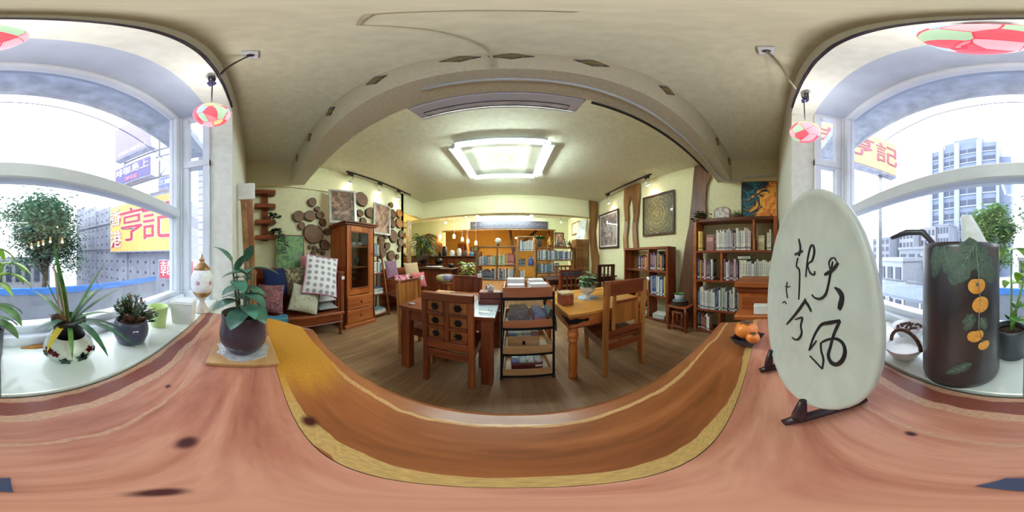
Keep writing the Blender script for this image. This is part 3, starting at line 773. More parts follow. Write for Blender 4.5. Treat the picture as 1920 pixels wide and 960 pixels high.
# ---- white bowls between plate and vase
b = thing('serving_bowl', 'white bowl of dark brown pods on the sill behind the handled bowl', 'bowl', (.36, -.425, ZT))
MB().lathe([(.028, 0), (.034, .006), (.050, .03), (.060, .05), (.058, .051), (.048, .03), (.030, .01), (0, .008)], 28).build('body', plain('white_glaze', (232, 234, 236), .2, 0, .02), b)
k = MB(); random.seed(5)
for i in range(46):
    a, r = random.random() * 6.28, .044 * math.sqrt(random.random())
    k.ell((cos(a) * r, sin(a) * r, .038 + .022 * (1 - r / .045) * random.random()), (.006, .005, .005), 6, 4)
tag(k.build('dried_pods', plain('dark_pods', (74, 40, 36), .7, 0, .3, 90), b), None, None, None, 'stuff')
b = thing('handled_bowl', 'white bowl with an arched brown rope handle beside the calligraphy plate', 'bowl', (.285, -.318, ZT))
MB().lathe([(.026, 0), (.034, .005), (.048, .028), (.052, .040), (.050, .041), (.045, .028), (.03, .009), (0, .007)], 28).build('body', plain('white_glaze', (232, 234, 236), .2, 0, .02), b)
MB().lathe([(0, .016), (.042, .022)], 20).build('salt', WHITE, b)
hp = [(cos(pi * i / 10) * .052, .0, .038 + sin(pi * i / 10) * .052) for i in range(11)]
MB().tube(hp, .0055, 8).build('handle', plain('brown_rope', (96, 72, 60), .8, 0, .3, 200, .2, .5), b)

# ---- potted plants on the sill and the counter
def pot_profile(R, h, wall=.005, base=.7, bulge=1.0):
    return [(R * base, 0), (R * (base + (1 - base) * .5) * bulge, h * .25), (R * .99 * bulge, h * .6), (R, h), (R - wall, h), (R - wall * 1.4, h * .8), (0, h * .78)]
def leaf_obj(name, mat, parent, base, d, L, W, droop=.5, prof=None, n=6, fold=.25):
    return MB().leaf(base, d, L, W, droop, n=n, prof=prof, fold=fold).build(name, mat, parent)
random.seed(3)
# orchid in a painted ceramic bowl
ox, oy = -.172, -.385
b = thing('ceramic_bowl', 'round white ceramic bowl with red flowers holding the orchid pot', 'bowl', (ox, oy, ZT))
MB().lathe([(.036, 0), (.042, .004), (.060, .022), (.067, .042), (.060, .064), (.046, .078), (.048, .084), (.044, .084), (.042, .076), (.054, .06), (.03, .01), (0, .008)], 36).build('body', plain('crackled_white_glaze', (206, 214, 206), .2, 0, .05, 60), b)
REDP = plain('painted_red_flower', (176, 40, 66), .5, 0, .1); GRNP = plain('painted_green_leaf', (96, 128, 118), .5, 0, .12)
def bowl_pt(a, z, r0=.067):
    r = .0675 * math.sqrt(max(0, 1 - ((z - .042) / .058) ** 2)) + .0012; return (sin(a) * r, cos(a) * r, z)
fa = math.atan2(-ox, -oy)
for a0, z0, col, s in ((.75, .055, REDP, .013), (.45, .050, REDP, .010), (-.85, .056, REDP, .011), (-.5, .040, GRNP, .016), (.95, .038, GRNP, .012), (.1, .030, GRNP, .014), (-1.2, .045, GRNP, .012)):
    m = MB(); pts = []
    for i in range(15):
        a = 2 * pi * i / 15; k = s * (1 + .3 * sin(5 * a)); pts.append(bowl_pt(fa + a0 + cos(a) * k / .067, z0 + sin(a) * k * .8))
    c = bowl_pt(fa + a0, z0); c = tuple(q * 1.012 for q in c[:2]) + (c[2],)
    m.add([c] + pts, [(0, 1 + i, 1 + (i + 1) % 15) for i in range(15)] + [(0, 1 + (i + 1) % 15, 1 + i) for i in range(15)], True)
    m.build('painted_flower' if col is REDP else 'painted_leaf', col, b)
b = thing('potted_orchid', 'strap-leaved orchid in a black plastic pot set inside the flowered bowl', 'plant', (ox, oy, ZT + .03))
MB().lathe([(.032, 0), (.041, .09), (.046, .094), (.046, .104), (.043, .104), (.040, .085), (0, .083)], 24).build('pot', BLACK, b)
MB().lathe([(.039, .084), (.02, .092), (0, .094)], 14).build('bark', SOIL, b)
strap = lambda t: (min(1, t * 6 + .35)) * (1 - max(0, t - .55) / .45 * .85)
for d, L, W, dr, m in (((.50, -.1, 1.2), .20, .020, .25, GREEN), ((.25, .1, 1.3), .225, .020, .15, GREEN), ((-.55, .15, 1.1), .19, .020, .2, GREEN), ((-.75, .3, .8), .16, .018, .5, GREEN), ((.1, -.3, 1), .17, .02, .5, GREENB),
                       ((.5, .5, .5), .12, .018, 1.0, GREENB), ((-.9, .2, .5), .12, .016, 1.0, GREEN), ((.9, .4, .5), .10, .015, .9, GREENB), ((-.15, .8, .35), .15, .020, 1.9, GREEND), ((-.5, .75, .3), .18, .019, 1.5, GREEND), ((-.9, .5, .2), .16, .018, 1.2, GREEND),
                       ((-.9, -.4, .9), .15, .018, .6, GREEN), ((.4, -.7, .8), .15, .018, .8, GREEN), ((.8, .6, -.05), .10, .018, 1.3, plain('leaf_yellow', (214, 190, 70), .5)), ((-.7, .1, 1.0), .14, .016, .6, GREEND), ((.25, .7, .1), .12, .012, 2.0, GREEN)):
    leaf_obj('leaf', m, b, (d[0] * .012, d[1] * .012, .09), d, L, W, dr, strap, 8)
for k in range(3):
    MB().tube([(.01 * k, .005, .088), (.012 * k + .008, .005, .17), (.012 * k + .018, .008, .21 + .02 * k)], [.003, .0025, .0015], 6).build('dry_stalk', plain('dry_stalk', (176, 150, 116), .8), b)
for k in range(5):
    leaf_obj('bract', plain('brown_bract', (150, 96, 66), .7), b, (.012 + .004 * k, .012 - .006 * k, .088), (.3 + .1 * k, .3, 1), .045, .010, .3, None, 4)
# succulent
b = thing('potted_succulent', 'bushy small-leaved succulent in a round blue-black glazed pot', 'plant', (-.375, -.362, ZT))
MB().lathe([(.036, 0), (.044, .006), (.055, .034), (.057, .055), (.053, .078), (.050, .088), (.047, .088), (.049, .07), (0, .066)], 32).build('pot', plain('blue_black_glaze', (62, 66, 88), .3, 0, .06), b)
MB().lathe([(.049, .072), (.03, .080), (0, .084)], 16).build('soil', SOIL, b)
MB().cb((.028, .046, .062), (.016, .003, .009), 0, (0, 0, -.55)).build('price_sticker', WHITE, b)
lv = MB(); lr = MB(); st = MB(); random.seed(8)
for k in range(46):
    a = random.random() * 6.28; rr = random.random() ** .6
    tip = Vector((cos(a) * rr * .07, sin(a) * rr * .06, .115 + .055 * (1 - rr * rr) + random.uniform(-.012, .012)))
    if k > 36: tip = Vector((-.055 - .035 * random.random(), .02 + .03 * random.random(), .06 + .05 * random.random()))
    root = Vector((tip.x * .3, tip.y * .3, .076))
    st.tube([root, (root + tip) / 2 + Vector((0, 0, .012)), tip], .0015, 5)
    tgt = lr if k % 7 == 0 else lv
    for q in range(11):
        p = root.lerp(tip, .45 + .55 * q / 10); b2 = random.random() * 6.28
        tgt.leaf(p, (cos(b2), sin(b2), .5), .014, .009, .2, n=3)
lv.build('foliage', GREEND, b); lr.build('red_foliage', plain('leaf_reddish', (120, 70, 56), .5, 0, .2), b); st.build('stems', STEM, b)
# light green cup, white square planter
b = thing('plant_cup', 'small empty light green tapered cup on the sill beside the succulent', 'cup', (-.545, -.372, ZT))
MB().lathe([(.028, 0), (.030, .003), (.039, .085), (.041, .086), (.041, .092), (.037, .092), (.028, .006), (0, .006)], 24).build('body', plain('pale_lime_plastic', (190, 216, 140), .35, 0, .03), b)
b = thing('square_planter', 'white square ceramic planter standing beside the green cup', 'planter', (-.645, -.305, ZT), .15)
m = MB(); s0, s1, h = .040, .048, .105
vs = []
for s, z in ((s0, 0), (s1, h), (s1 - .006, h), (s0 - .003, .012)):
    vs += [(-s, -s, z), (s, -s, z), (s, s, z), (-s, s, z)]
fs = [(3, 2, 1, 0), (12, 13, 14, 15)]
for k in range(3):
    for i in range(4): fs.append((4 * k + i, 4 * k + (i + 1) % 4, 4 * k + 4 + (i + 1) % 4, 4 * k + 4 + i))
m.add(vs, fs); m.build('body', plain('white_glaze', (232, 234, 236), .2, 0, .02), b)
MB().box(-s1 - .002, s1 + .002, -s1 - .002, s1 + .002, h - .012, h - .004, .002).build('rim_band', plain('white_glaze', (232, 234, 236), .2, 0, .02), b)
# egg-shaped urn lamp
b = thing('urn_lamp', 'white egg-shaped mosaic urn lamp with red flowers and brass pedestal and finial', 'lamp', (-.80, -.275, ZT))
BRASS = plain('antique_brass', (168, 128, 84), .35, .6, .15, 40)
MB().lathe([(.042, 0), (.043, .006), (.036, .014), (.022, .034), (.015, .052), (.013, .062), (.022, .078), (.034, .088)], 28).build('pedestal', plain('pale_stone', (200, 186, 172), .4, 0, .1), b)
MB().lathe([(.034, .088), (.046, .104), (.051, .116)], 28).build('lower_band', BRASS, b)
MB().lathe([(.051, .116), (.057, .140), (.059, .165), (.057, .19), (.052, .210), (.043, .228)], 32).build('shade', pattern('white_mosaic_glass', 'cells', [(236, 236, 240), (226, 228, 234), (242, 242, 246)], 120, .3), b)
MB().lathe([(.043, .228), (.044, .234), (.038, .240), (.030, .252), (.018, .262), (.012, .268), (.012, .276), (.016, .280), (.006, .292), (.003, .31), (0, .312)], 24).build('lid', BRASS, b)
ea = math.atan2(.80, .275)
for a0 in (-.75, .35, 1.45, -1.9):
    fl = MB()
    for k in range(6):
        a = 2 * pi * k / 6; r1 = .011
        pp = lambda rr, aa: (sin(ea + a0 + cos(aa) * rr / .058) * .0598, cos(ea + a0 + cos(aa) * rr / .058) * .0598, .165 + sin(aa) * rr)
        fl.add([pp(.002, a), pp(r1 * .6, a - .4), pp(r1 * 1.2, a), pp(r1 * .6, a + .4)], [(0, 1, 2, 3), (3, 2, 1, 0)])
    fl.build('red_flower', REDP, b)
# broad-leaved plant in a dark pot on a wooden board
px, py = -.45, -.036
b = thing('wooden_board', 'thin square wooden board under the dark plant pot on the counter', 'board', (px, py, ZT), .06)
MB().box(-.085, .085, -.085, .085, 0, .012, .002).build('board', W_TAN, b)
tag(MB().prism([(.075 * cos(2 * pi * i / 18) * (1 + .08 * sin(5 * i)), .07 * sin(2 * pi * i / 18) * (1 + .1 * sin(3 * i))) for i in range(18)], 0, .003).build('foil_sheet', plain('crumpled_foil', (220, 222, 226), .25, .5, .1, 60, .5, .8), None, (px, py, ZT + .012)), 'crumpled silver foil sheet between plant pot and wooden board', 'foil')
b = thing('potted_plant', 'broad blue-green leaved plant in a dark purple-brown pot on the counter', 'plant', (px, py, ZT + .015))
MB().lathe([(.040, 0), (.044, .004), (.052, .012), (.064, .035), (.066, .055), (.062, .085), (.059, .110), (.061, .122), (.057, .122), (.055, .105), (0, .10)], 36).build('pot', plain('purple_brown_glaze', (66, 56, 70), .32, 0, .08, 14), b)
MB().lathe([(.055, .105), (.03, .112), (0, .114)], 16).build('soil', SOIL, b)
random.seed(21)
stems = []
for k in range(5):
    a = 1.2 * k + .3; top = Vector((cos(a) * .03 + .01, sin(a) * .03, .24 + .035 * (k % 3)))
    pts = [Vector((cos(a) * .012, sin(a) * .012, .108)), Vector((cos(a) * .022, sin(a) * .02, .17)), top]
    MB().tube(pts, [.004, .0035, .002], 7).build('stem', plain('grey_green_stem', (112, 122, 104), .6), b); stems.append(pts)
ovate = lambda t: max(.02, sin(pi * min(1, t ** .8 * .96 + .03))) ** .75
specs = [((.9, .35, .25), .15, .085, .045), ((-.3, -.9, .35), .16, .09, .06), ((.7, -.7, .3), .19, .085, .05), ((.5, .9, .3), .19, .09, .05), ((-.9, .2, .4), .2, .08, .045),
         ((.9, .1, .5), .25, .08, .04), ((.2, -1, .3), .235, .085, .045), ((.1, 1, .25), .245, .095, .045), ((.3, .4, .9), .275, .075, .035), ((-.2, -.6, .8), .27, .075, .035),
         ((.95, -.35, .0), .135, .085, .055), ((.8, .6, -.1), .145, .08, .055), ((-.5, .8, .1), .175, .08, .045), ((.6, -.95, .1), .155, .085, .05), ((1, .45, .2), .215, .08, .042), ((.8, .9, .05), .185, .075, .04), ((-.6, -.7, .3), .22, .07, .04), ((.5, .2, 1), .27, .06, .03)]
for i, (d, z, L, W) in enumerate(specs):
    p = stems[i % 5]; k = min(1, max(0, (z - .108) / (p[2].z - .108))); base = p[0].lerp(p[2], k)
    leaf_obj('leaf', GREENB, b, tuple(base), d, L, W, .9, ovate, 7, .2)
# pachira on the sill, far right of the vase
b = thing('potted_pachira', 'pachira with drooping bright green leaves in a dark pot at the window', 'plant', (.034, -.432, ZT))
MB().lathe([(.036, 0), (.040, .004), (.045, .09), (.047, .1), (.044, .1), (.042, .085), (0, .083)], 28).build('pot', plain('dark_grey_glaze', (62, 66, 76), .4, 0, .06), b)
MB().lathe([(.042, .085), (0, .09)], 14).build('soil', SOIL, b)
for (tx, ty, tz, n) in ((.0, .0, .315, 6), (-.035, .03, .25, 6), (-.045, -.03, .275, 6), (.0, -.03, .22, 5), (-.02, .035, .17, 5), (-.01, .03, .13, 5)):
    MB().tube([(tx * .1, ty * .1, .085), (tx * .3, ty * .3, .15 if tz > .16 else .11), (tx, ty, tz)], [.004, .003, .002], 6).build('stem', plain('green_stem', (110, 150, 70), .5), b)
    for k in range(n):
        a = 2 * pi * k / n + tx * 9
        if cos(a) * .72 + sin(a) * .69 > .15: continue      # no blades on the side pressed against the vase
        leaf_obj('leaf', GREENL if tz > .19 else GREEN, b, (tx, ty, tz), (cos(a), sin(a) * .8, .25), .092, .032, 1.6, None, 7)
# wooden slat in the corner beside the left wall, white capped
b = thing('leaning_plank', 'two wooden planks with a white box cap leaning in the window-wall corner', 'plank', (-1.66, -.02, 0))
MB().beam((-.02, .0, 0), (.36, -.060, 1.74), .09, .02, .003).build('plank', W_TAN, b)
MB().beam((.09, .035, 0), (.42, -.030, 1.70), .045, .02, .003).build('plank', W_GOLDZ, b)
MB().beam((.355, -.058, 1.72), (.375, -.060, 1.86), .14, .03, .004).build('cap', WHITE, b)
# brown wood sliver lying on the sill
tag(MB().prism([(-.06, -.004), (-.03, .008), (.03, .010), (.07, .002), (.03, -.008), (-.02, -.010)], 0, .006).build('wood_sliver', W_GOLD, None, (-.13, -.468, ZT), .0), 'thin golden wood sliver lying on the white sill below the window', 'wood piece')
# ================================================================ left wall
def disc_outline(r, seed, n=18, wob=.06):
    rnd = random.Random(seed); ph = [rnd.random() * 6.28 for _ in range(3)]
    return [(r * (1 + wob * sin(2 * a + ph[0]) + wob * .6 * sin(3 * a + ph[1]) + wob * .4 * sin(5 * a + ph[2])) * cos(a),
             r * (1 + wob * sin(2 * a + ph[0]) + wob * .6 * sin(3 * a + ph[1]) + wob * .4 * sin(5 * a + ph[2])) * sin(a)) for a in [2 * pi * i / n for i in range(n)]]
def ring_mat(key, dark, mid, light, sc=22):
    t = NT(key); v = t.coords((1, 1, 1))
    w = t.n.new('ShaderNodeTexWave'); w.wave_type = 'RINGS'; w.rings_direction = 'Z'; t.link(v, w.inputs['Vector']); w.inputs['Scale'].default_value = sc
    w.inputs['Distortion'].default_value = 4; w.inputs['Detail'].default_value = 3
    n = t.noise(v, 6, 4)
    f = t.math('ADD', t.math('MULTIPLY', w.outputs['Fac'], .45), t.math('MULTIPLY', n.outputs['Fac'], .55))
    t.link(t.ramp(f, [(.2, dark), (.5, mid), (.8, light)]), t.b.inputs['Base Color']); t.bump(w.outputs['Fac'], .15, .003)
    return t.done(key, .6)
RINGD = ring_mat('dark_log_end', (82, 54, 34), (116, 80, 54), (142, 104, 74))
RINGO = ring_mat('orange_log_end', (150, 88, 36), (196, 128, 60), (218, 156, 88))
BARK = plain('log_bark', (64, 44, 32), .9, 0, .3, 40, .2, .5)
def log_slice(label, y, z, r, mat, k, group, depth=.045):
    t = thing('log_slice', label, 'log slice', (XL + .004, y, z), 0, group)
    M = face_m((0, 0, 0), (0, 1, 0), (0, 0, 1))
    o = disc_outline(r, k)
    MB().prism(o, 0, depth, M).build('bark', BARK, t)
    f = MB().prism([(a * .93, b * .93) for a, b in o], 0, .006).build('end_grain', mat, t)
    f.matrix_local = Matrix.Translation((depth - .001, 0, 0)) @ M
c1 = [(0.976, 2.24, 0.084, 'upper dark'), (1.070, 2.120, 0.050, 'small second-highest'), (0.723, 1.949, 0.101, 'leftmost'), (0.933, 1.97, 0.104, 'upper-row middle'), (1.122, 2.005, 0.076, 'upper-row right'), (1.183, 1.868, 0.07, 'oval upper-right'),
      (0.78, 1.777, 0.067, 'small left-hand'), (1.0, 1.643, 0.182, 'largest'), (1.275, 1.700, 0.068, 'cabinet-hidden'), (1.222, 1.45, 0.098, 'lower-right'), (0.935, 1.405, 0.036, 'tiny leftmost bottom'), (1.02, 1.396, 0.042, 'tiny second bottom'), (1.105, 1.345, 0.04, 'tiny middle bottom'), (0.998, 1.303, 0.044, 'tiny lowest'), (1.185, 1.300, 0.036, 'tiny rightmost bottom')]
for i, (y, z, r, w) in enumerate(c1):
    log_slice('%s round log slice of the wall group left of the cabinet' % w, y, z, r, RINGD, i, 'log slices left of the cabinet')
c2 = [(2.051, 2.489, 0.165, RINGD, 'big pear-shaped'), (2.017, 2.161, 0.08, RINGD, 'small second'), (2.10, 1.99, 0.086, RINGD, 'cabinet-top'), (2.285, 2.216, 0.125, RINGD, 'frame-left'), (2.965, 2.552, 0.072, RINGD, 'topmost small dark'),
      (3.02, 2.325, 0.125, RINGD, 'frame-right tall'), (3.28, 2.385, 0.115, RINGO, 'upper of two bright orange'), (3.28, 2.115, 0.14, RINGO, 'lower of two bright orange'), (3.02, 2.07, 0.11, RINGD, 'frame-hidden'), (3.36, 1.84, 0.10, RINGD, 'far right upper'),
      (3.05, 1.75, 0.16, RINGD, 'largest'), (3.33, 1.612, 0.11, RINGD, 'far right lower'), (2.83, 1.485, 0.095, RINGD, 'lower middle'), (2.63, 1.60, 0.112, RINGD, 'lower left'), (2.66, 1.33, 0.125, RINGD, 'bottom left'), (2.96, 1.26, 0.13, RINGD, 'bottom middle'), (3.2, 1.233, 0.064, RINGD, 'bottom small right'), (3.29, 1.42, 0.066, RINGD, 'small lower-right'), (2.78, 1.74, 0.075, RINGD, 'small left-hand')]
for i, (y, z, r, m, w) in enumerate(c2):
    log_slice('%s log slice of the wall group around the hanging silver frame' % w, y, z, r, m, 40 + i, 'log slices around the hanging frame')

# small wall shelf of four boards on a post, with ivy
t = thing('wall_shelf', 'brown wall shelf of four short boards on one upright post', 'shelf', (XL + .002, .145, 1.5))
MB().box(0, .04, -.055, .055, 0, .84, .004).build('post', W_RED, t)
for z in (.02, .275, .55, .80):
    MB().box(.002, .165, -.17, .17, z, z + (.055 if z < .7 else .065), .005).build('shelf_board', W_REDY, t)
    MB().box(.158, .163, -.155, .155, z + .056, z + .066, .001).build('front_lip', W_REDY, t)
def vine(name, label, base, drops, n, mat, r=.05, lw=.03):
    t = thing(name, label, 'plant', base)
    MB().lathe([(.04, 0), (.05, .07), (.053, .075), (.048, .075), (0, .062)], 16).build('pot', plain('terracotta', (130, 70, 54), .7), t)
    st = MB(); lf = MB()
    for k, (dx, dy, dz) in enumerate(drops):
        p = [Vector((0, 0, .07)), Vector((dx * .6, dy * .5, .12)), Vector((dx, dy * .9, min(.05, dz * .4))), Vector((dx * 1.05, dy, dz))]
        st.tube(p, .0025, 5)
        for i in range(n):
            u = i / n * 3; a = int(u); q = p[a].lerp(p[a + 1], u - a)
            b = random.random() * 6.28
            lf.leaf(q, (cos(b), sin(b), .1), lw * 1.5, lw * 1.25, .8, n=4)
    st.build('vines', STEM, t); lf.build('foliage', mat, t)
    return t
random.seed(31)
vine('trailing_ivy', 'ivy trailing down beside the small wall shelf onto the green painting', (XL + .101, .255, 1.5765), [(.10, .14, -.1), (.11, .20, -.25), (.13, .17, -.4), (.14, .1, -.3), (.12, .24, -.45), (.05, .10, .12), (.12, .22, -.2), (.10, .15, -.05)], 14, GREEND, lw=.046)
vine('trailing_ivy', 'ivy on the third board of the small wall shelf', (XL + .101, .20, 1.8315), [(.03, .09, .12), (.09, .14, .05), (.12, .12, -.08), (.09, .16, .10)], 12, GREEND, lw=.045)

def picture(label, c, right, up, w, h, frame_w, depth, fmat, art, mount=None, name='framed_picture', cat='picture', glass=False):
    """frame bars, mount and art; c is the middle of the back, on the wall or leaning"""
    t = thing(name, label, cat, c)
    M = face_m((0, 0, 0), right, up)
    for x0, x1, y0, y1 in ((-w / 2, w / 2, h / 2 - frame_w, h / 2), (-w / 2, w / 2, -h / 2, -h / 2 + frame_w), (-w / 2, -w / 2 + frame_w, -h / 2 + frame_w, h / 2 - frame_w), (w / 2 - frame_w, w / 2, -h / 2 + frame_w, h / 2 - frame_w)):
        MB().box(x0, x1, y0, y1, 0, depth, .004, M).build('frame_bar', fmat, t)
    iw, ih = w / 2 - frame_w, h / 2 - frame_w
    a = MB().box(-iw, iw, -ih, ih, 0, .010).build('print' if glass else 'canvas', art, t); a.matrix_local = M
    if mount:
        k = .04
        for x0, x1, y0, y1 in ((-iw, iw, ih - k, ih), (-iw, iw, -ih, -ih + k), (-iw, -iw + k, -ih + k, ih - k), (iw - k, iw, -ih + k, ih - k)):
            MB().box(x0, x1, y0, y1, .010, .013, 0, M).build('mount', mount, t)
    if glass:
        MB().box(-iw, iw, -ih, ih, depth * .55, depth * .55 + .002, 0, M).build('glass_pane', glass_mat('picture_glass', (1, 1, 1), 1.0), t)
    return t
SILV = plain('silver_frame', (206, 206, 204), .3, .45, .06)
ART1 = pattern('dark_floral_print', 'noise', [(40, 40, 46), (84, 80, 62), (150, 110, 92), (206, 166, 150), (90, 70, 70)], 7, .5, bump=0)
ART2 = pattern('pink_figure_print', 'noise', [(50, 44, 46), (110, 76, 62), (196, 146, 124), (226, 186, 166), (120, 84, 70)], 6, .5, (1, .6, 1), 0)
r_, u_ = Vector((.29, 1, 0)).normalized(), Vector((-.12, .03, 1)).normalized()
picture('large silver framed floral print leaning on top of the glazed cabinet', (-2.50, 1.47, 2.163), r_, (u_ - r_ * u_.dot(r_)), .50, .68, .045, .03, SILV, ART1, None, 'framed_print', 'picture', True)
picture('silver framed pink figure print hanging among the log slices', (-2.69, 2.62, 2.11), (0, 1, 0), (-.0, 0, 1), .54, .74, .045, .03, SILV, ART2, None, 'framed_print', 'picture', True)
ARTG = pattern('green_flower_painting', 'noise', [(50, 84, 52), (96, 140, 84), (150, 190, 130), (84, 120, 76), (150, 140, 160), (70, 100, 66)], 10, .6, bump=.05)
picture('green painting of flowering plants leaning behind the bench cushions', (-2.70, .57, 1.30), (0, 1, 0), (-.04, 0, 1), .50, .62, .012, .025, W_TAN, ARTG, None, 'green_painting', 'painting')

# glazed display cabinet
t = thing('display_cabinet', 'tall orange-brown wooden cabinet with a narrow glazed door and two drawers', 'cabinet', (-2.2, 1.35, 0))
D, Wd, Hc = .54, .60, 1.80
b = MB()
b.box(-D, 0, 0, .025, .06, Hc - .04, .002).box(-D, 0, Wd - .025, Wd, .06, Hc - .04, .002).box(-D, -D + .02, .02, Wd - .02, .06, Hc - .04).box(-D, 0, .02, Wd - .02, .06, .09)
b.build('carcass', W_OR, t)
MB().box(-D, 0.02, -.02, Wd + .02, 0, .06, .004).build('plinth', W_ORX, t)
MB().box(-D, .03, -.03, Wd + .03, Hc - .04, Hc - .012, .006).box(-D, .05, -.05, Wd + .05, Hc - .012, Hc + .02, .008).build('cornice', W_REDY, t)
for x0, x1, z0, z1, nm in ((.0, .09, .09, Hc - .04, 'stile'), (Wd - .13, Wd, .09, Hc - .04, 'stile'), (.09, Wd - .13, Hc - .14, Hc - .04, 'rail'), (.09, Wd - .13, .60, .69, 'rail')):
    MB().box(-.022, 0, x0, x1, z0, z1, .003).build(nm, W_OR, t)
dr = MB().box(-.02, .004, .10, Wd - .14, .69, Hc - .14).build
do = MB()
for y0, y1, z0, z1 in ((.09, .11, .69, Hc - .14), (Wd - .15, Wd - .13, .69, Hc - .14), (.11, Wd - .15, .69, .72), (.11, Wd - .15, Hc - .16, Hc - .14)):
    do.box(-.014, .006, y0, y1, z0, z1, .002)
do = do.build('glazed_door', W_RED, t)
MB().box(-.006, -.002, .11, Wd - .15, .72, Hc - .16).build('glass_pane', glass_mat('cabinet_glass', (.80, .82, .82), 1.4), do)
MB().lathe([(.006, 0), (.012, .012), (.008, .018), (0, .02)], 10, M=Matrix.Translation((.0, Wd - .07, 1.28)) @ Matrix.Rotation(rad(90), 4, 'Y')).build('knob', BLACKI, t)
for z in (1.05, 1.40): MB().box(-D + .02, -.03, .025, Wd - .025, z, z + .02).build('shelf_board', W_ORX, t)
for z0, z1 in ((.10, .335), (.35, .585)):
    d = MB().box(-.02, .012, .03, Wd - .03, z0, z1, .006).build('drawer', W_ORX, t)
    MB().lathe([(.012, 0), (.018, .008), (.010, .02), (0, .022)], 12, M=Matrix.Translation((.012, Wd / 2, (z0 + z1) / 2)) @ Matrix.Rotation(rad(90), 4, 'Y')).build('knob', BLACKI, d)
random.seed(4)
for i, (y, z, nm) in enumerate(((.13, 1.4205, 'white teacup'), (.255, 1.4205, 'pale blue teacup'), (.39, 1.4205, 'grey teapot'), (.18, 1.07, 'dark vase'), (.32, 1.07, 'small dark jar'))):
    r = .035 + .006 * (i % 3); h = .07 if z > 1.2 else .14
    c = thing('cabinet_crockery', '%s standing on the %s shelf inside the glazed cabinet' % (nm, 'upper' if z > 1.2 else 'middle'), 'crockery', (-2.36, 1.35 + y, z), 0, 'crockery inside the glazed cabinet')
    MB().lathe([(r * .6, 0), (r, h * .4), (r * .95, h), (r * .85, h), (r * .5, .01), (0, .01)], 16).build('body', plain(('pale_china', 'dark_china')[z < 1.2], ((200, 206, 212), (60, 50, 50))[z < 1.2], .3), c)
    MB().tube([(0, r * .9, h * .8), (0, r * 1.4, h * .6), (0, r * .95, h * .3)], .004, 6).build('handle', plain(('pale_china', 'dark_china')[z < 1.2], ((200, 206, 212), (60, 50, 50))[z < 1.2], .3), c)

# carved bench
t = thing('wooden_bench', 'dark red wooden bench with slatted arm heaped with cushions', 'bench', (-2.06, -.05, 0))
BD, BL = .60, 1.30
MB().box(-BD, 0, 0, BL, .355, .40, .006).build('seat', W_REDY, t)
MB().box(-.04, -.012, .02, BL - .02, .235, .355, .004).box(-.035, -.006, .02, BL - .02, .225, .245, .006).build('front_apron', W_REDY, t)
for x in (-.045, -BD + .05):
    for y in (.05, BL - .05):
        MB().lathe([(.026, 0), (.030, .02), (.020, .05), (.032, .09), (.026, .14), (.034, .18), (.034, .36)], 14, c=(x, y, 0)).build('leg', W_RED, t)
for y in (.03, BL - .03):
    MB().box(-.075, -.02, y - .028, y + .028, .40, .98, .005).build('arm_post', W_RED, t)
    MB().box(-BD, -.01, y - .035, y + .035, .98, 1.02, .008).build('arm_rest', W_REDX, t)
    for x in (-.16, -.25, -.34, -.43): MB().box(x - .02, x + .02, y - .012, y + .012, .40, .98, .003).build('arm_slat', W_RED, t)
MB().box(-BD, -BD + .03, .0, BL, .40, 1.05, .005).build('back_panel', W_REDY, t)
lb = thing('price_tag', 'small white and blue price tag on the bench arm', 'tag', (-2.06 + .0, 1.235 - .01, .90))
MB().box(-.019, -.0165, -.02, .03, 0, .05).build('card', WHITE, lb); MB().box(-.019, -.016, -.038, -.02, .0, .05).build('blue_edge', plain('dark_blue', (40, 40, 110), .5), lb)

def cushion(label, c, right, up, w, h, t, m, border=None, name='cushion'):
    o = thing(name, label, 'cushion', c)
    M = face_m((0, 0, 0), right, up)
    b = MB().pillow(w, h, t * .8).build('cover', m, o); b.matrix_local = M
    if border:
        k = MB()
        pts = [(-w / 2, -h / 2), (w / 2, -h / 2), (w / 2, h / 2), (-w / 2, h / 2), (-w / 2, -h / 2)]
        seq = []
        for (ax, ay), (bx, by) in zip(pts, pts[1:]):
            for i in range(6):
                u = i / 6; x, y = ax + (bx - ax) * u, ay + (by - ay) * u
                uu, qq = x / (w / 2), y / (h / 2)
                seq.append((x * (1 - .07 * (1 - qq * qq)), y * (1 - .07 * (1 - uu * uu)), 0))
        seq.append(seq[0])
        k.tube(seq, .009, 6); e = k.build('piping', border, o); e.matrix_local = M
    return o
PINK = plain('pink_cloth', (186, 120, 146), .85, 0, .1, 60, .2, .3)
DOTS = pattern('white_cloth_grey_medallions', 'dots', [(150, 146, 160), (176, 170, 182), (238, 236, 238), (240, 238, 240)], 11, .85)
REDC = pattern('rose_patterned_cloth', 'noise', [(150, 84, 90), (186, 120, 120), (132, 70, 80)], 40, .9)
FLOR = pattern('olive_floral_cloth', 'cells', [(96, 92, 66), (140, 132, 96), (170, 160, 120), (84, 76, 66), (120, 90, 80)], 38, .9)
LEAFC = pattern('grey_green_leaf_cloth', 'noise', [(120, 118, 100), (186, 182, 160), (206, 204, 186), (150, 150, 128)], 26, .9)
BWC = pattern('black_white_patterned_cloth', 'stripes', [(36, 36, 44), (220, 220, 222), (44, 44, 50)], 14, .9)
BLUEC = pattern('blue_teal_cloth', 'stripes', [(40, 90, 150), (70, 140, 170), (96, 150, 150)], 18, .9)
MAGC = pattern('maroon_patterned_cloth', 'noise', [(110, 50, 70), (180, 120, 116), (80, 50, 80), (206, 150, 140)], 22, .9)
NAVY = plain('navy_cloth', (40, 50, 92), .9, 0, .15, 60, .2, .3)
cushion('big white cushion with grey medallions and pink border on the bench', (-2.188, .923, .974), (.25, .9, -.2), (-.45, .2, .9), .50, .62, .17, DOTS, PINK)
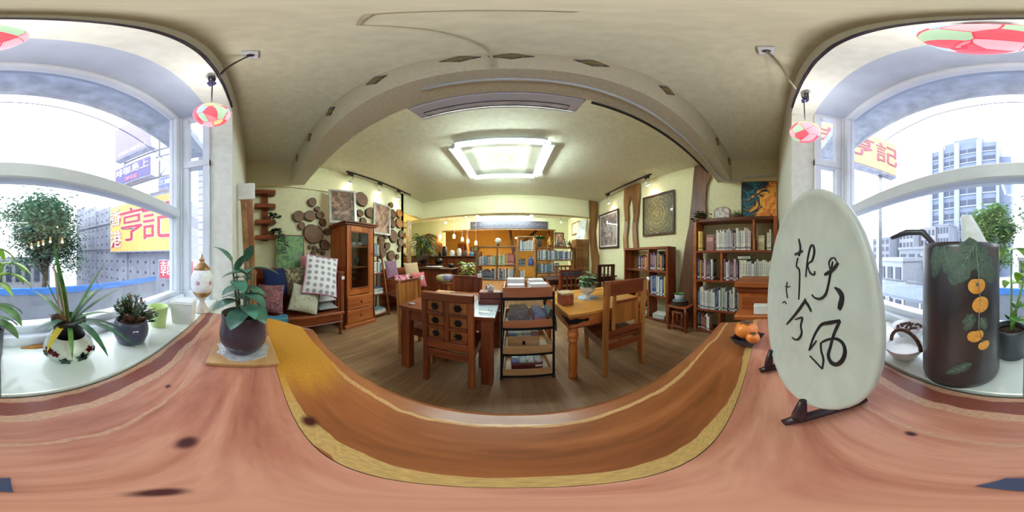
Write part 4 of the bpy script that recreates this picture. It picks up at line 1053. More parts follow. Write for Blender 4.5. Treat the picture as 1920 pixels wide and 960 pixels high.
cushion('rose patterned cushion behind the medallion cushion', (-2.50, .93, 1.02), (.1, 1, -.1), (-.3, .1, .95), .48, .46, .15, REDC)
cushion('olive floral cushion propped left of the medallion cushion', (-2.336, .641, .897), (.15, 1, .1), (-.35, -.1, .93), .42, .42, .14, FLOR)
cushion('grey green leaf-print cushion leaning at the front of the bench', (-2.151, .668, .644), (.1, 1, -.25), (-.3, .3, .9), .42, .40, .14, LEAFC, plain('olive_border_cloth', (92, 84, 66), .9))
cushion('black and white patterned cushion lying flat on the bench seat', (-2.30, 1.02, .487), (.05, 1, 0), (-1, .05, .10), .30, .42, .14, BWC)
cushion('plain white cushion under the medallion cushion', (-2.36, 1.0, .60), (.1, 1, .05), (-1, .1, .15), .36, .40, .13, plain('white_cloth', (226, 226, 228), .9, 0, .03, 60, .2, .3))
cushion('navy cushion at the left of the olive floral cushion', (-2.42, .30, .86), (.1, 1, .1), (-.3, 0, .95), .40, .42, .14, NAVY)
cushion('maroon patterned cushion at the left end of the bench', (-2.255, .197, .641), (.3, 1, 0), (-.3, .1, .95), .38, .42, .15, MAGC)
bl = thing('folded_cloth', 'blue and teal striped cloth draped at the front of the bench', 'cloth', (-2.09, .10, .405))
v = []; f = []
for i in range(9):
    for j in range(13):
        u, w = i / 8, j / 12
        v.append((-.035 + .11 * min(u, .8), -.05 + .36 * w, (.030 + .010 * sin(w * 9)) if u < .72 else .030 - (u - .72) * 1.1))
for i in range(8):
    for j in range(12): f.append((i * 13 + j, (i + 1) * 13 + j, (i + 1) * 13 + j + 1, i * 13 + j + 1))
n = len(v); v2 = v + [(a, b, c - .02) for a, b, c in v]; f2 = f + [tuple(q + n for q in g[::-1]) for g in f]
MB().add(v2, f2, True).build('cloth', BLUEC, bl)

# books: shared machinery
BCOL = [((232, 230, 224), 'white'), ((222, 214, 192), 'cream'), ((190, 194, 200), 'pale grey'), ((64, 88, 140), 'blue'), ((40, 52, 92), 'navy'), ((150, 60, 56), 'red'), ((110, 80, 116), 'purple'), ((110, 140, 150), 'teal grey'), ((64, 62, 66), 'charcoal'), ((200, 150, 84), 'ochre'), ((112, 136, 100), 'green'), ((206, 176, 180), 'pale pink'), ((226, 206, 70), 'yellow')]
PAGES = plain('book_pages', (228, 222, 204), .9)
def book_mat(ci):
    key = 'book_cover_%s' % BCOL[ci][1].replace(' ', '_')
    if key in MATS: return MATS[key]
    c = BCOL[ci][0]; t = NT(key)
    tc = t.n.new('ShaderNodeTexCoord'); sp = t.n.new('ShaderNodeSeparateXYZ'); t.link(tc.outputs['Generated'], sp.inputs[0])
    n = t.noise(t.coords((30, 30, 60)), 3, 2)
    inside = t.math('MULTIPLY', t.math('GREATER_THAN', sp.outputs['Z'], .35), t.math('LESS_THAN', sp.outputs['Z'], .85))
    ink = t.math('MULTIPLY', inside, t.math('GREATER_THAN', n.outputs['Fac'], .56))
    band = t.math('MULTIPLY', t.math('GREATER_THAN', sp.outputs['Z'], .08), t.math('LESS_THAN', sp.outputs['Z'], .16))
    dark = sum(c) < 380
    col = t.mix(t.math('MULTIPLY', t.math('MAXIMUM', ink, band), .75), c, (226, 220, 200) if dark else (70, 72, 90))
    t.link(col, t.b.inputs['Base Color']); return t.done(key, .5)
def book_mesh(w, d, h):
    """spine at x=0 facing +x... local: thickness along Y, depth along -X, height along Z; cover wraps the page block"""
    m = MB(); c = .0025
    m.mat(0).box(-d, 0, 0, c, 0, h).box(-d, 0, w - c, w, 0, h).box(-c * 1.6, 0.0015, 0, w, 0, h, .001)
    m.mat(1).box(-d + .004, -c, c, w - c, .004, h - .004)
    return m
def book_row(where, group, origin, rz, length, shelf_h, cols, hmin=.6, hmax=.92, wmin=.016, wmax=.036, depth=.16, gap=.0, seed=0, ltr=1, dfront=.02, lean_last=False, cap=99, start=0):
    """fill one compartment; origin = left front corner of the shelf as seen from the room, rz turns local X (along the row) about Z.
    local x runs left to right for the viewer, local y into the shelf"""
    rnd = random.Random(seed); x = .004; k = start; ca, sa = cos(rz), sin(rz); out = []
    while k - start < cap:
        w = rnd.uniform(wmin, wmax); h = rnd.uniform(hmin, hmax) * shelf_h; d = depth * rnd.uniform(.8, 1)
        if x + w > length: break
        ci = rnd.choice(cols); fr = dfront + rnd.uniform(0, .018)
        o = book_mesh(w, d, h).build('book', [book_mat(ci), PAGES])
        lx, ly = x, fr
        o.location = (origin[0] + lx * ca - ly * sa, origin[1] + lx * sa + ly * ca, origin[2] + .0005)
        o.rotation_euler = (0, 0, rz - pi / 2)
        tag(o, '%s book, %s from left, %s' % (BCOL[ci][1], ORD[min(k, 38)], where), 'book', group)
        x += w + rnd.uniform(.0012, .003) + gap * rnd.random(); k += 1; out.append(o)
    return x, k
def flat_stack(where, group, pos, n, size, cols, seed=0, rz=0):
    rnd = random.Random(seed); z = pos[2]
    for i in range(n):
        th = rnd.uniform(.012, .028); ci = rnd.choice(cols); w, d = size[0] * rnd.uniform(.9, 1), size[1] * rnd.uniform(.9, 1)
        m = MB(); m.mat(0).box(-w / 2, w / 2, -d / 2, d / 2, 0, .002).box(-w / 2, w / 2, -d / 2, d / 2, th - .002, th).box(-w / 2, -w / 2 + .003, -d / 2, d / 2, 0, th)
        m.mat(1).box(-w / 2 + .003, w / 2 - .003, -d / 2 + .003, d / 2 - .003, .002, th - .002)
        o = m.build('book', [book_mat(ci), PAGES], None, (pos[0], pos[1], z + .0003), rz + rnd.uniform(-.12, .12))
        pl = 'bottom' if i == 0 else ('top' if i == n - 1 else ORD[i] + ' from bottom')
        tag(o, '%s book, %s of the flat pile %s' % (BCOL[ci][1], pl, where), 'book', group); z += th + .0006
    return z

# ladder shelf of magazines
t = thing('ladder_shelf', 'narrow brown ladder-style magazine shelf right of the glazed cabinet', 'shelf', (-2.26, 2.02, 0))
for y in (0, .40):
    MB().beam((0, y, 0), (-.30, y, 1.62), .035, .03, .003).build('side_rail', W_RED, t)
    MB().beam((-.42, y, 0), (-.34, y, 1.58), .03, .03, .003).build('rear_rail', W_RED, t)
sh = []
for z in (.06, .46, .88, 1.24):
    x1 = -.30 * z / 1.62 - .02
    MB().box(-.40 + .05 * z, x1 + .01, -.005, .405, z, z + .02, .002).build('shelf_board', W_REDY, t); sh.append((x1, z + .02))
for i, (lab, n, sd) in enumerate((('bottom', 10, 1), ('second', 9, 2), ('third', 11, 3), ('top', 9, 4))):
    x1, z = sh[i]
    if i in (0, 1):
        flat_stack('on the ladder shelf, %s board' % lab, 'magazines on the ladder shelf', (-2.26 + x1 - .13, 2.22, z), 6 if i else 4, (.22, .30), [0, 2, 2, 3, 7], sd + 4)
    else:
        book_row('%s shelf of the ladder magazine shelf' % lab, 'magazines on the ladder shelf', (-2.26 + x1 - .005, 2.04, z), pi / 2, .36, .27, [0, 2, 0, 7, 10, 2], .75, .95, .012, .03, .17, 0, sd, 1, .01)
# ================================================================ tables, chairs, trolley
def legs(root, pts, h, s, mat, turned=False, bev=.005):
    for x, y in pts:
        if turned:
            MB().lathe([(.036, 0), (.040, .01), (.040, .05), (.033, .07), (.036, .12), (.040, .30), (.038, .42), (.030, .455), (.042, .47), (.046, .485), (.042, .50), (.034, .51), (.047, .525), (.050, .545), (.044, .565), (.036, .575), (.044, .59), (.044, h)], 20, c=(x, y, 0)).build('leg', mat, root)
        else:
            MB().box(x - s / 2, x + s / 2, y - s / 2, y + s / 2, 0, h, bev).build('leg', mat, root)
# left dining table
t = thing('dining_table', 'dark red-brown square dining table with thick square legs', 'table', (-.565, 1.64, 0))
legs(t, [(sx * .375, sy * .375) for sx in (-1, 1) for sy in (-1, 1)], .70, .09, W_RED)
for i in range(5): MB().box(-.44, .44, -.44 + .176 * i, -.44 + .176 * (i + 1) - .0015, .735, .765, .002).build('plank', W_REDX, t)
for s in (-1, 1):
    MB().box(-.34, .34, s * .385 - .012, s * .385 + .012, .62, .735, .003).build('apron', W_REDX, t)
    MB().box(s * .385 - .012, s * .385 + .012, -.34, .34, .62, .735, .003).build('apron', W_REDY, t)
for x in (-.375, .375):
    for y in (-.375, .375): MB().box(x - .045, x + .045, y - .045, y + .045, .70, .735).build('leg_block', W_RED, t)
mt = thing('table_runner', 'pale bluish-white glossy mat along the right side of the left table', 'mat', (-.245, 1.64, .765))
MB().box(-.118, .118, -.435, .435, 0, .004, .001).build('sheet', plain('pale_blue_white_mat', (206, 216, 226), .1, 0, .04), mt)
# tissue box of two stacked wooden tiers
b = thing('tissue_box', 'reddish carved wooden tissue box with a white tissue on the left table', 'tissue box', (-.215, 1.62, .769), .1)
MB().box(-.115, .115, -.075, .075, 0, .055, .006).build('lower_tier', plain('mahogany_box', (110, 52, 44), .35, 0, .15, 30), b)
MB().box(-.11, .11, -.07, .07, .058, .125, .006).build('upper_tier', plain('mahogany_box', (110, 52, 44), .35, 0, .15, 30), b)
for x in (-.109, .109):
    for y in (-.069, .069): MB().box(x - .008, x + .008, y - .008, y + .008, .04, .1, .002).build('corner_mount', GREY, b)
m = MB()
for k in range(4):
    a = k * 1.6; m.leaf((0, 0, .12), (cos(a) * .35, sin(a) * .35, 1), .075, .06, .3, n=5, fold=-.5)
m.build('tissue', WHITE, b)
def table_scatter(label, x, y, z, n, sd, mats):
    rnd = random.Random(sd); t = thing('coaster_set', label, 'coasters', (x, y, z))
    for i in range(n):
        MB().lathe([(.035, i * .0042), (.035, i * .0042 + .004)], 6, c=(rnd.uniform(-.01, .01) * 0, 0, 0)).build('coaster', mats[i % len(mats)], t)
STONE = pattern('mosaic_coaster', 'cells', [(170, 170, 176), (90, 96, 110), (210, 210, 206)], 60, .4)
table_scatter('mosaic coasters on the near left corner of the left table', -.92, 1.31, .7653, 2, 1, [STONE])
table_scatter('mosaic coasters on the far side of the left table', -.76, 2.0, .7653, 2, 2, [STONE])
tag(MB().prism([(-.05, -.02), (.05, -.03), (.06, .01), (-.03, .025)], 0, .003).build('menu_slip', WHITE, None, (-.23, 1.33, .7692)), 'white paper slip on the near end of the pale table mat', 'paper')
g = thing('eyeglasses', 'thin wire spectacles lying on the pale table mat', 'glasses', (-.15, 1.36, .770))
for s in (-1, 1):
    MB().tube([(s * .03 + .022 * cos(2 * pi * i / 12), .016 * sin(2 * pi * i / 12), .002) for i in range(13)], .0015, 5).build('rim', GREY, g)
    MB().tube([(s * .052, 0, .002), (s * .056, .05, .002), (s * .045, .09, .002)], .0015, 5).build('temple', GREY, g)

def chair(label, x, y, rz, style, w=.44, d=.44, sh=.45, H=.97, wm=(None, None, None), seat_mat=None):
    """local: back at y=0, seat runs to y=d; sitter looks along +y"""
    WZ, WX, WY = wm if wm[0] else (W_RED, W_REDX, W_REDY)
    t = thing('dining_chair', label, 'chair', (x, y, 0), rz)
    s = .045; lean = .035
    for sx in (-1, 1):
        X = sx * (w / 2 - s / 2)
        MB().beam((X, s / 2, 0), (X, s / 2, sh), s, s, .004).build('rear_leg', WZ, t)
        MB().beam((X, s / 2, sh - .01), (X, s / 2 - lean * .98, H - .012), s, s, .004).build('back_post', WZ, t)
        MB().box(X - s / 2, X + s / 2, d - s, d, 0, sh - .03, .004).build('front_leg', WZ, t)
        MB().box(X - .012, X + .012, s, d - s, sh - .11, sh - .03, .003).build('side_rail', WY, t)
    MB().box(-w / 2 + s, w / 2 - s, .008, .03, sh - .11, sh - .03, .003).build('rear_rail', WX, t)
    MB().box(-w / 2 + s, w / 2 - s, d - .035, d - .012, sh - .11, sh - .03, .003).build('front_rail', WX, t)
    for i in range(4):
        MB().box(-w / 2 + .004, w / 2 - .004, s + .002 + (d - s) / 4 * i, s + (d - s) / 4 * (i + 1), sh - .03, sh, .003).build('seat_board', WX, t)
    yb = lambda z: s / 2 - lean * (z - sh) / (H - sh)
    def panel(nm, x0, x1, z0, z1, th, m, par=t, bev=.003):
        zc = (z0 + z1) / 2
        M = Matrix.Translation((0, yb(zc), zc)) @ Matrix.Rotation(math.atan2(lean, H - sh), 4, 'X')
        return MB().box(x0, x1, -th / 2, th / 2, -(z1 - z0) / 2, (z1 - z0) / 2, bev, M).build(nm, m, par), M
    iw = w / 2 - s
    if style == 'carved':
        panel('top_rail', -w / 2, w / 2, H - .06, H, .05, WX)
        panel('bottom_rail', -iw, iw, sh, sh + .075, .045, WX)
        panel('centre_post', -.02, .02, sh + .075, H - .06, .036, WZ)
        z0, z1 = sh + .075, H - .06; k = (z1 - z0) / 3
        for c in range(2):
            for r in range(3):
                xa, xb = (-iw, -.02) if c == 0 else (.02, iw)
                panel('cross_rail', xa + .004, xb - .004, z0 + k * r, z0 + k * r + .028, .046, WX)
                p, M = panel('carved_panel', xa + .006, xb - .006, z0 + k * r + .03, z0 + k * (r + 1) - .006, .02, wood('carved_panel_wood', (104, 50, 18), (142, 78, 32), (174, 106, 52), 'Z', 9))
                fm = MB(); cx = (xa + xb) / 2
                for q in range(6):
                    a = 2 * pi * q / 6
                    fm.ell((cx + cos(a) * .022, -.014, sin(a) * .022), (.012, .006, .012), 8, 5, M)
                fm.ell((cx, -.018, 0), (.012, .009, .012), 8, 5, M)
                fm.build('iron_flower', BLACKI, p)
    elif style == 'open':
        panel('top_rail', -w / 2, w / 2, H - .13, H, .035, WX)
        panel('lower_rail', -iw, iw, sh + .06, sh + .11, .03, WX)
        for x in (-iw + .055, iw - .055): panel('inner_post', x - .014, x + .014, sh + .11, H - .13, .025, WZ)
        panel('splat', -iw + .07, iw - .07, sh + .17, H - .19, .02, W_GOLDZ)
        panel('splat_rail', -iw + .07, iw - .07, H - .21, H - .185, .028, WX)
    elif style == 'solid':
        n = 4
        for i in range(n):
            panel('back_board', -iw + 2 * iw / n * i + .001, -iw + 2 * iw / n * (i + 1) - .001, sh - .02, H - .02, .022, wm[0] and WZ or W_OR)
        panel('top_rail', -w / 2, w / 2, H - .03, H, .03, WX)
    elif style == 'tiles':
        panel('top_rail', -w / 2, w / 2, H - .035, H, .035, WX)
        panel('middle_rail', -iw, iw, H - .16, H - .125, .03, WX)
        for i in range(4):
            p, M = panel('painted_tile', -iw + 2 * iw / 4 * i + .004, -iw + 2 * iw / 4 * (i + 1) - .004, H - .125, H - .035, .018, pattern('blue_white_tile', 'dots', [(200, 206, 216), (90, 96, 130), (70, 60, 66)], 30, .3), bev=.002)
        for i in range(5): panel('slat', -iw + .03 + (2 * iw - .06) / 4 * i - .016, -iw + .03 + (2 * iw - .06) / 4 * i + .016, sh + .02, H - .16, .016, WZ)
    elif style == 'slats':
        panel('top_rail', -w / 2, w / 2, H - .05, H, .03, WX)
        for i in range(4): panel('slat', -iw + .03 + (2 * iw - .06) / 3 * i - .02, -iw + .03 + (2 * iw - .06) / 3 * i + .02, sh + .02, H - .05, .016, WZ)
    return t
chair('red-brown chair with six carved iron-flower squares in its back, facing the left table', -.48, 1.135, .0, 'carved', .42, .42, .45, .965)
chair('solid-backed chair at the left end of the left table', -1.19, 1.64, -pi / 2, 'solid', .46, .44, .45, .96, (W_GOLDZ, W_REDX, W_REDY))
chair('solid-backed chair at the far side of the left table', -.66, 2.33, pi, 'solid', .46, .42, .45, .955, (W_RED, W_REDX, W_REDY))
chair('orange-brown open-backed chair pulled up to the right table', .955, 1.13, -.06, 'open', .46, .46, .45, 1.035, (W_GOLDZ, W_REDX, W_REDY))
for lab, x, y, z, rz in (('white price card on the left-end chair back', -1.165, 1.86, .93, 0), ('white price card on the far chair back', -.48, 2.315, .935, .0)):
    tag(MB().box(-.004, .012, -.03, .03, 0, .055, .001).build('price_card', WHITE, None, (x + .012, y, z), rz if x < -1 else -pi / 2), lab, 'card')
b = MB().ell((1.215, 1.10, 1.018), (.010, .024, .022), 12, 8)
tag(b.build('hanging_tag', WHITE), 'round white tag hooked on the orange-brown chair back', 'tag')

# right dining table with turned legs and iron straps
t = thing('dining_table', 'golden-topped dining table with turned legs and black iron corner straps', 'table', (.885, 1.68, 0), .03)
legs(t, [(sx * .40, sy * .40) for sx in (-1, 1) for sy in (-1, 1)], .64, .09, W_OR, True)
for i in range(6): MB().box(-.46, .46, -.46 + .1533 * i, -.46 + .1533 * (i + 1) - .0015, .735, .762, .0025).build('plank', W_GOLD, t)
for s in (-1, 1):
    MB().box(-.45, .45, s * .437 - .012, s * .437 + .012, .625, .735, .003).build('apron', W_REDX if s > 0 else W_ORX, t)
    MB().box(s * .437 - .012, s * .437 + .012, -.42, .42, .625, .735, .003).build('apron', W_ORX, t)
MB().box(-.455, .455, -.455, .455, .622, .632, .003).build('apron_bead', W_REDX, t)
def strap_part(sx, sy):
    m = MB()
    x, y = sx * .4505, sy * .4505
    P = [(0, -.02), (.06, -.026), (.13, -.008), (.16, -.016), (.18, 0), (.16, .016), (.13, .008), (.06, .026), (0, .02)]
    m.prism(P, 0, .004, face_m((x, y, .69), (-sx, 0, 0), (0, 0, 1)) if sy * sx > 0 else face_m((x, y - .0, .69), (-sx, 0, 0), (0, 0, 1)))
    m.prism(P, 0, .004, face_m((x + (.004 if sx > 0 else -.004) * 0, y, .69), (0, -sy, 0), (0, 0, 1)))
    m.cb((x, y, .69), (.012, .012, .05), .003)
    return m
for sx, sy in ((-1, -1), (1, -1), (-1, 1)): strap_part(sx, sy).build('iron_strap', BLACKI, t)
# things on the right table
b = thing('wooden_box', 'small square wooden box with painted lid on the right table corner', 'box', (.52, 1.53, .762), .12)
MB().box(-.062, .062, -.062, .062, 0, .105, .004).build('body', plain('reddish_box_wood', (146, 76, 50), .4, 0, .15, 24), b)
MB().box(-.066, .066, -.066, .066, .107, .128, .004).build('lid', plain('painted_lid', (188, 160, 120), .5, 0, .15, 40), b)
b = thing('mug', 'pink mug with a small green plant on the right table', 'mug', (.585, 1.72, .762))
MB().lathe([(.035, 0), (.042, .01), (.046, .09), (.042, .09), (.038, .07), (0, .065)], 20).build('body', plain('pale_pink_glaze', (224, 200, 210), .3, 0, .03), b)
MB().tube([(.043, 0, .075), (.072, 0, .07), (.07, 0, .03), (.042, 0, .022)], .006, 7).build('handle', plain('pale_pink_glaze', (224, 200, 210), .3, 0, .03), b)
m = MB(); random.seed(2)
for k in range(16):
    a = random.random() * 6.28; m.leaf((cos(a) * .015, sin(a) * .015, .075), (cos(a), sin(a), .7), .06, .035, .9, n=4)
m.build('foliage', GREENB, b)
tag(MB().lathe([(.12, 0), (.12, .004)], 28).build('table_mat', pattern('blue_grey_lace_mat', 'cells', [(150, 160, 186), (110, 124, 160), (196, 200, 210)], 45, .8), None, (.84, 1.68, .7623)), 'round blue-grey lace mat under the white goblet planter', 'mat')
b = thing('goblet_planter', 'white footed goblet planter with leafy plant at the middle of the right table', 'plant', (.84, 1.68, .7665))
MB().lathe([(.048, 0), (.046, .008), (.026, .022), (.024, .036), (.045, .05), (.074, .07), (.088, .10), (.086, .125), (.090, .132), (.084, .132), (.08, .105), (0, .10)], 32).build('goblet', plain('off_white_glaze', (216, 216, 204), .3, 0, .05), b)
m = MB(); s = MB(); random.seed(12)
for k in range(40):
    a = random.random() * 6.28; rr = random.random(); z = .12 + random.random() * .22 * (1 - .6 * rr)
    p = Vector((cos(a) * rr * .075, sin(a) * rr * .075, z)); s.tube([(p.x * .3, p.y * .3, .1), p], .002, 5)
    for q in range(3):
        a2 = a + random.uniform(-1.2, 1.2); m.leaf(p, (cos(a2), sin(a2), .3), .075, .045, 1.0, n=4)
m.build('foliage', plain('leaf_sage_green', (112, 146, 108), .45, 0, .2, 30), b); s.build('stems', STEM, b)

# black iron trolley with four wooden trays
t = thing('trolley', 'black iron trolley with four open wooden trays between the tables', 'trolley', (-.085, 1.32, 0))
CW, CD = .43, .36
for x in (0, CW):
    for y in (0, CD):
        MB().beam((x, y, .04), (x, y, .95), .018, .018, .002).build('post', BLACKI, t)
        w = MB().tube([(x - .012, y, .022), (x + .012, y, .022)], .022, 14).build('caster', BLACK, t)
tr = []
for i, (z0, z1, m) in enumerate(((.06, .145, W_TAN), (.345, .43, W_TAN), (.625, .695, W_REDX), (.905, .99, W_OR))):
    for y in (0, CD): MB().box(0, CW, y - .008, y + .008, z0 - .025, z0, .002).build('frame_bar', BLACKI, t)
    for x in (0, CW): MB().box(x - .008, x + .008, 0, CD, z0 - .025, z0, .002).build('frame_bar', BLACKI, t)
    k = MB().box(.01, CW - .01, .01, CD - .01, z0, z0 + .012).build('tray', m, t)
    mm = wood('tray_front_wood', (150, 84, 50), (184, 112, 74), (206, 140, 100), 'X', 8) if i >= 2 else W_TAN
    for x0, x1, y0, y1 in ((.010, CW - .010, -.004, .010), (.010, CW - .010, CD - .010, CD + .004), (.010, .024, .01, CD - .01), (CW - .024, CW - .010, .01, CD - .01)):
        MB().box(x0, x1, y0, y1, z0, z1, .002).build('tray_side', mm, k)
def lidded_box(name, label, loc, w, d, h, m, tilecols, seed, knob=True, rz=0):
    t = thing(name, label, 'box', loc, rz)
    MB().box(-w / 2, w / 2, -d / 2, d / 2, 0, h, .004).build('body', m, t)
    MB().box(-w / 2 - .003, w / 2 + .003, -d / 2 - .003, d / 2 + .003, h + .001, h + .016, .003).build('lid', m, t)
    rnd = random.Random(seed)
    for i in range(4):
        for j in range(2):
            x = -w / 2 + w / 4 * i + .006; y = -d / 2 + d / 2 * j + .006
            c = rnd.choice(tilecols); MB().box(x, x + w / 4 - .010, y, y + d / 2 - .010, h + .016, h + .021, .001).build('painted_tile', plain('tile_%d_%d_%d' % c, c, .3, 0, .35, 70), t)
    if knob: MB().box(-.012, .012, -d / 2 - .016, -d / 2, h * .45, h * .75, .003).build('clasp', BLACKI, t)
    return t
TC = [(196, 190, 170), (90, 110, 150), (150, 150, 120), (170, 110, 120), (110, 130, 130)]
lidded_box('keepsake_box', 'pale wooden box with painted tile lid on the third trolley tray', (.10, 1.49, .3575), .27, .20, .125, W_TAN, TC, 1)
lidded_box('keepsake_box', 'dark red wooden box with painted tile lid on the lowest trolley tray', (.13, 1.49, .0725), .27, .20, .085, plain('dark_red_box', (104, 44, 34), .4, 0, .15), [(60, 80, 150), (210, 206, 200), (150, 170, 160)], 3, False)
tag(MB().box(-.03, .03, -.0015, .0015, 0, .022).build('price_card', WHITE, None, (.23, 1.3845, .125), .0), 'white price card in front of the dark red tiled box', 'card')
# textiles folded on the second tray
TEX = [pattern('folded_batik_cloth', 'noise', [(206, 200, 190), (120, 110, 110), (196, 180, 160)], 30, .9), pattern('folded_dark_cloth', 'noise', [(176, 164, 156), (116, 106, 106), (200, 190, 180)], 30, .9), pattern('folded_pink_cloth', 'noise', [(150, 96, 104), (196, 150, 150)], 30, .9), pattern('folded_blue_cloth', 'noise', [(90, 110, 160), (170, 180, 200)], 30, .9)]
def folded(label, loc, w, d, h, m, rz, seed):
    rnd = random.Random(seed); m2 = MB(); nl = 4
    for lay in range(nl):
        z0 = h / nl * lay; k = rnd.uniform(.93, 1); q = rnd.uniform(.93, 1); ox = rnd.uniform(-.006, .006)
        m2.box(ox - w / 2 * k, ox + w / 2 * k, -d / 2 * q, d / 2 * q, z0 + .0006, z0 + h / nl - .0006, h / nl * .4)
        m2.tube([(ox - w / 2 * k, -d / 2 * q, z0 + h / nl * .5), (ox, -d / 2 * q - .003, z0 + h / nl * .5), (ox + w / 2 * k, -d / 2 * q, z0 + h / nl * .5)], h / nl * .42, 8)
    tag(m2.build('folded_textile', m, None, loc, rz), label, 'cloth', 'folded textiles on the trolley')
folded('cream batik textile folded at the bottom left of the trolley pile', (.062, 1.49, .638), .20, .26, .045, TEX[0], .05, 1)
folded('dark grey textile folded on top of the cream batik textile', (.066, 1.50, .684), .19, .24, .04, TEX[1], -.08, 2)
folded('pale batik textile folded topmost on the trolley pile', (.066, 1.49, .725), .17, .22, .04, TEX[0], .12, 3)
folded('pink patterned textile folded at the middle of the trolley tray', (.235, 1.48, .638), .10, .26, .06, TEX[2], .0, 4)
folded('blue patterned textile folded on the pink textile', (.235, 1.49, .70), .095, .22, .05, TEX[3], .03, 5)
sc = thing('teal_scarf', 'teal patterned scarf spilling over the right side of the trolley tray', 'scarf', (.33, 1.47, .66))
v = []; f = []
prof2 = [(-.016, .048), (-.010, .09), (.0, .11), (.015, .10), (.035, .075), (.052, .03), (.058, -.05), (.058, -.12)]
for i, (x, z) in enumerate(prof2):
    for j in range(10): v.append((x + .004 * sin(j * 2.1 + i), -.10 + .20 * j / 9, z + .006 * sin(j * 1.7 + i * .8)))
for i in range(len(prof2) - 1):
    for j in range(9): a = i * 10 + j; f.append((a, a + 1, a + 11, a + 10))
n = len(v); v += [(a - .006, b, c - .006) for a, b, c in v]; f += [tuple(q + n for q in g[::-1]) for g in f]
MB().add(v, f, True).build('cloth', pattern('teal_scarf_cloth', 'noise', [(96, 140, 150), (150, 186, 190), (80, 110, 140)], 24, .9), sc)
# white boxes and booklets in the top tray
for i, (lab, x, y, w, d, h, c) in enumerate((('flat white box at the front right of the top trolley tray', .27, 1.40, .16, .09, .095, (236, 236, 238)), ('white booklet stack at the back left of the top trolley tray', .075, 1.58, .17, .11, .115, (226, 226, 230)), ('white booklet stack at the back right of the top trolley tray', .27, 1.58, .15, .11, .108, (232, 232, 236)), ('greyish purple card tray at the front left of the top trolley tray', .075, 1.41, .15, .10, .086, (176, 166, 180)))):
    b = thing('booklet_box', lab, 'booklets', (x - .04, y, .9175))
    m = plain('booklet_%d' % i, c, .6, 0, .03)
    MB().box(-w / 2, w / 2, -d / 2, d / 2, 0, h * .7, .002).build('box', m, b)
    MB().box(-w / 2 + .004, w / 2 - .004, -d / 2 + .004, d / 2 - .004, h * .7 + .0005, h, .002).build('top_sheets', WHITE, b)
# ================================================================ right wall
def bookcase(label, origin, rz, W, D, H, levels, divs, th=.04, mats=None, back=False, name='bookcase', thick_end=0):
    t = thing(name, label, 'bookcase', origin, rz)
    mz, mx = mats or (W_RED, W_REDX)
    MB().box(0, th, 0, D, 0, H, .004).build('side_panel', mz, t)
    MB().box(W - th, W, 0, D, 0, H, .004).build('side_panel', mz, t)
    MB().box(th, W - th, 0, D, H - th, H, .004).build('top_board', mx, t)
    for z in levels: MB().box(th, W - th, .004, D - .004, z - th * .7, z, .003).build('shelf_board', mx, t)
    lv = list(levels) + [H - th]
    for li, xs in divs.items():
        for x in xs: MB().box(x - .016, x + .016, .006, D - .006, lv[li], lv[li + 1] - (th * .7 if li + 1 < len(levels) else 0), .002).build('divider', mz, t)
    if back: MB().box(th, W - th, D - .012, D, 0, H - th).build('back_panel', mz, t)
    return t
def row(where, group, org, rz, x0, x1, z, hgt, cols, seed, **kw):
    ca, sa = cos(rz), sin(rz)
    return book_row(where, group, (org[0] + x0 * ca, org[1] + x0 * sa, org[2] + z), rz, x1 - x0, hgt, cols, seed=seed, **kw)
RZ = -pi / 2
# low bookcase with stool
O1 = (2.28, 2.78, 0)
bookcase('low brown bookcase with thick ends under the framed mandala picture', O1, RZ, 1.17, .26, 1.42, (.05, .52, .985), {0: [.72], 1: [.72], 2: [.72]}, .045)
g = 'books in the low bookcase'
row('top shelf left bay of the low bookcase', g, O1, RZ, .42, .70, .985, .36, [9, 6, 8, 4, 5, 9], 11, hmin=.62, hmax=.85)
row('top shelf right bay of the low bookcase', g, O1, RZ, .74, 1.08, .985, .36, [6, 6, 5, 9, 1, 8, 4], 12, hmin=.75, hmax=.98)
row('middle shelf right bay of the low bookcase', g, O1, RZ, .745, 1.12, .52, .40, [3, 3, 0, 4, 0, 12, 2], 13, hmin=.72, hmax=.95, wmin=.02, wmax=.04)
row('bottom shelf left bay of the low bookcase', g, O1, RZ, .40, .69, .05, .40, [0, 2, 4], 14, hmin=.5, hmax=.7)
flat_stack('at the low bookcase bottom', g, (2.405, 1.85, .05), 5, (.20, .28), [0, 2, 0, 3, 0], 7, .1)
b = thing('ceramic_jar', 'pale blue ceramic jar on the left of the low bookcase middle shelf', 'jar', (2.41, 2.42, .52))
MB().lathe([(.05, 0), (.09, .04), (.10, .10), (.085, .16), (.06, .18), (.06, .20), (.052, .20), (.05, .17), (0, .16)], 24).build('body', pattern('blue_white_glaze', 'noise', [(206, 212, 220), (150, 164, 190), (220, 222, 224)], 20, .3), b)
b = thing('gift_box', 'dull gold box standing behind the books in the low bookcase', 'box', (2.50, 2.33, .9855))
MB().box(-.03, .03, -.13, .13, 0, .30, .004).build('box', plain('dull_gold_card', (186, 156, 96), .5, .2, .06), b); MB().box(-.034, .034, -.134, .134, .30, .33, .004).build('lid', plain('dull_gold_card', (186, 156, 96), .5, .2, .06), b)

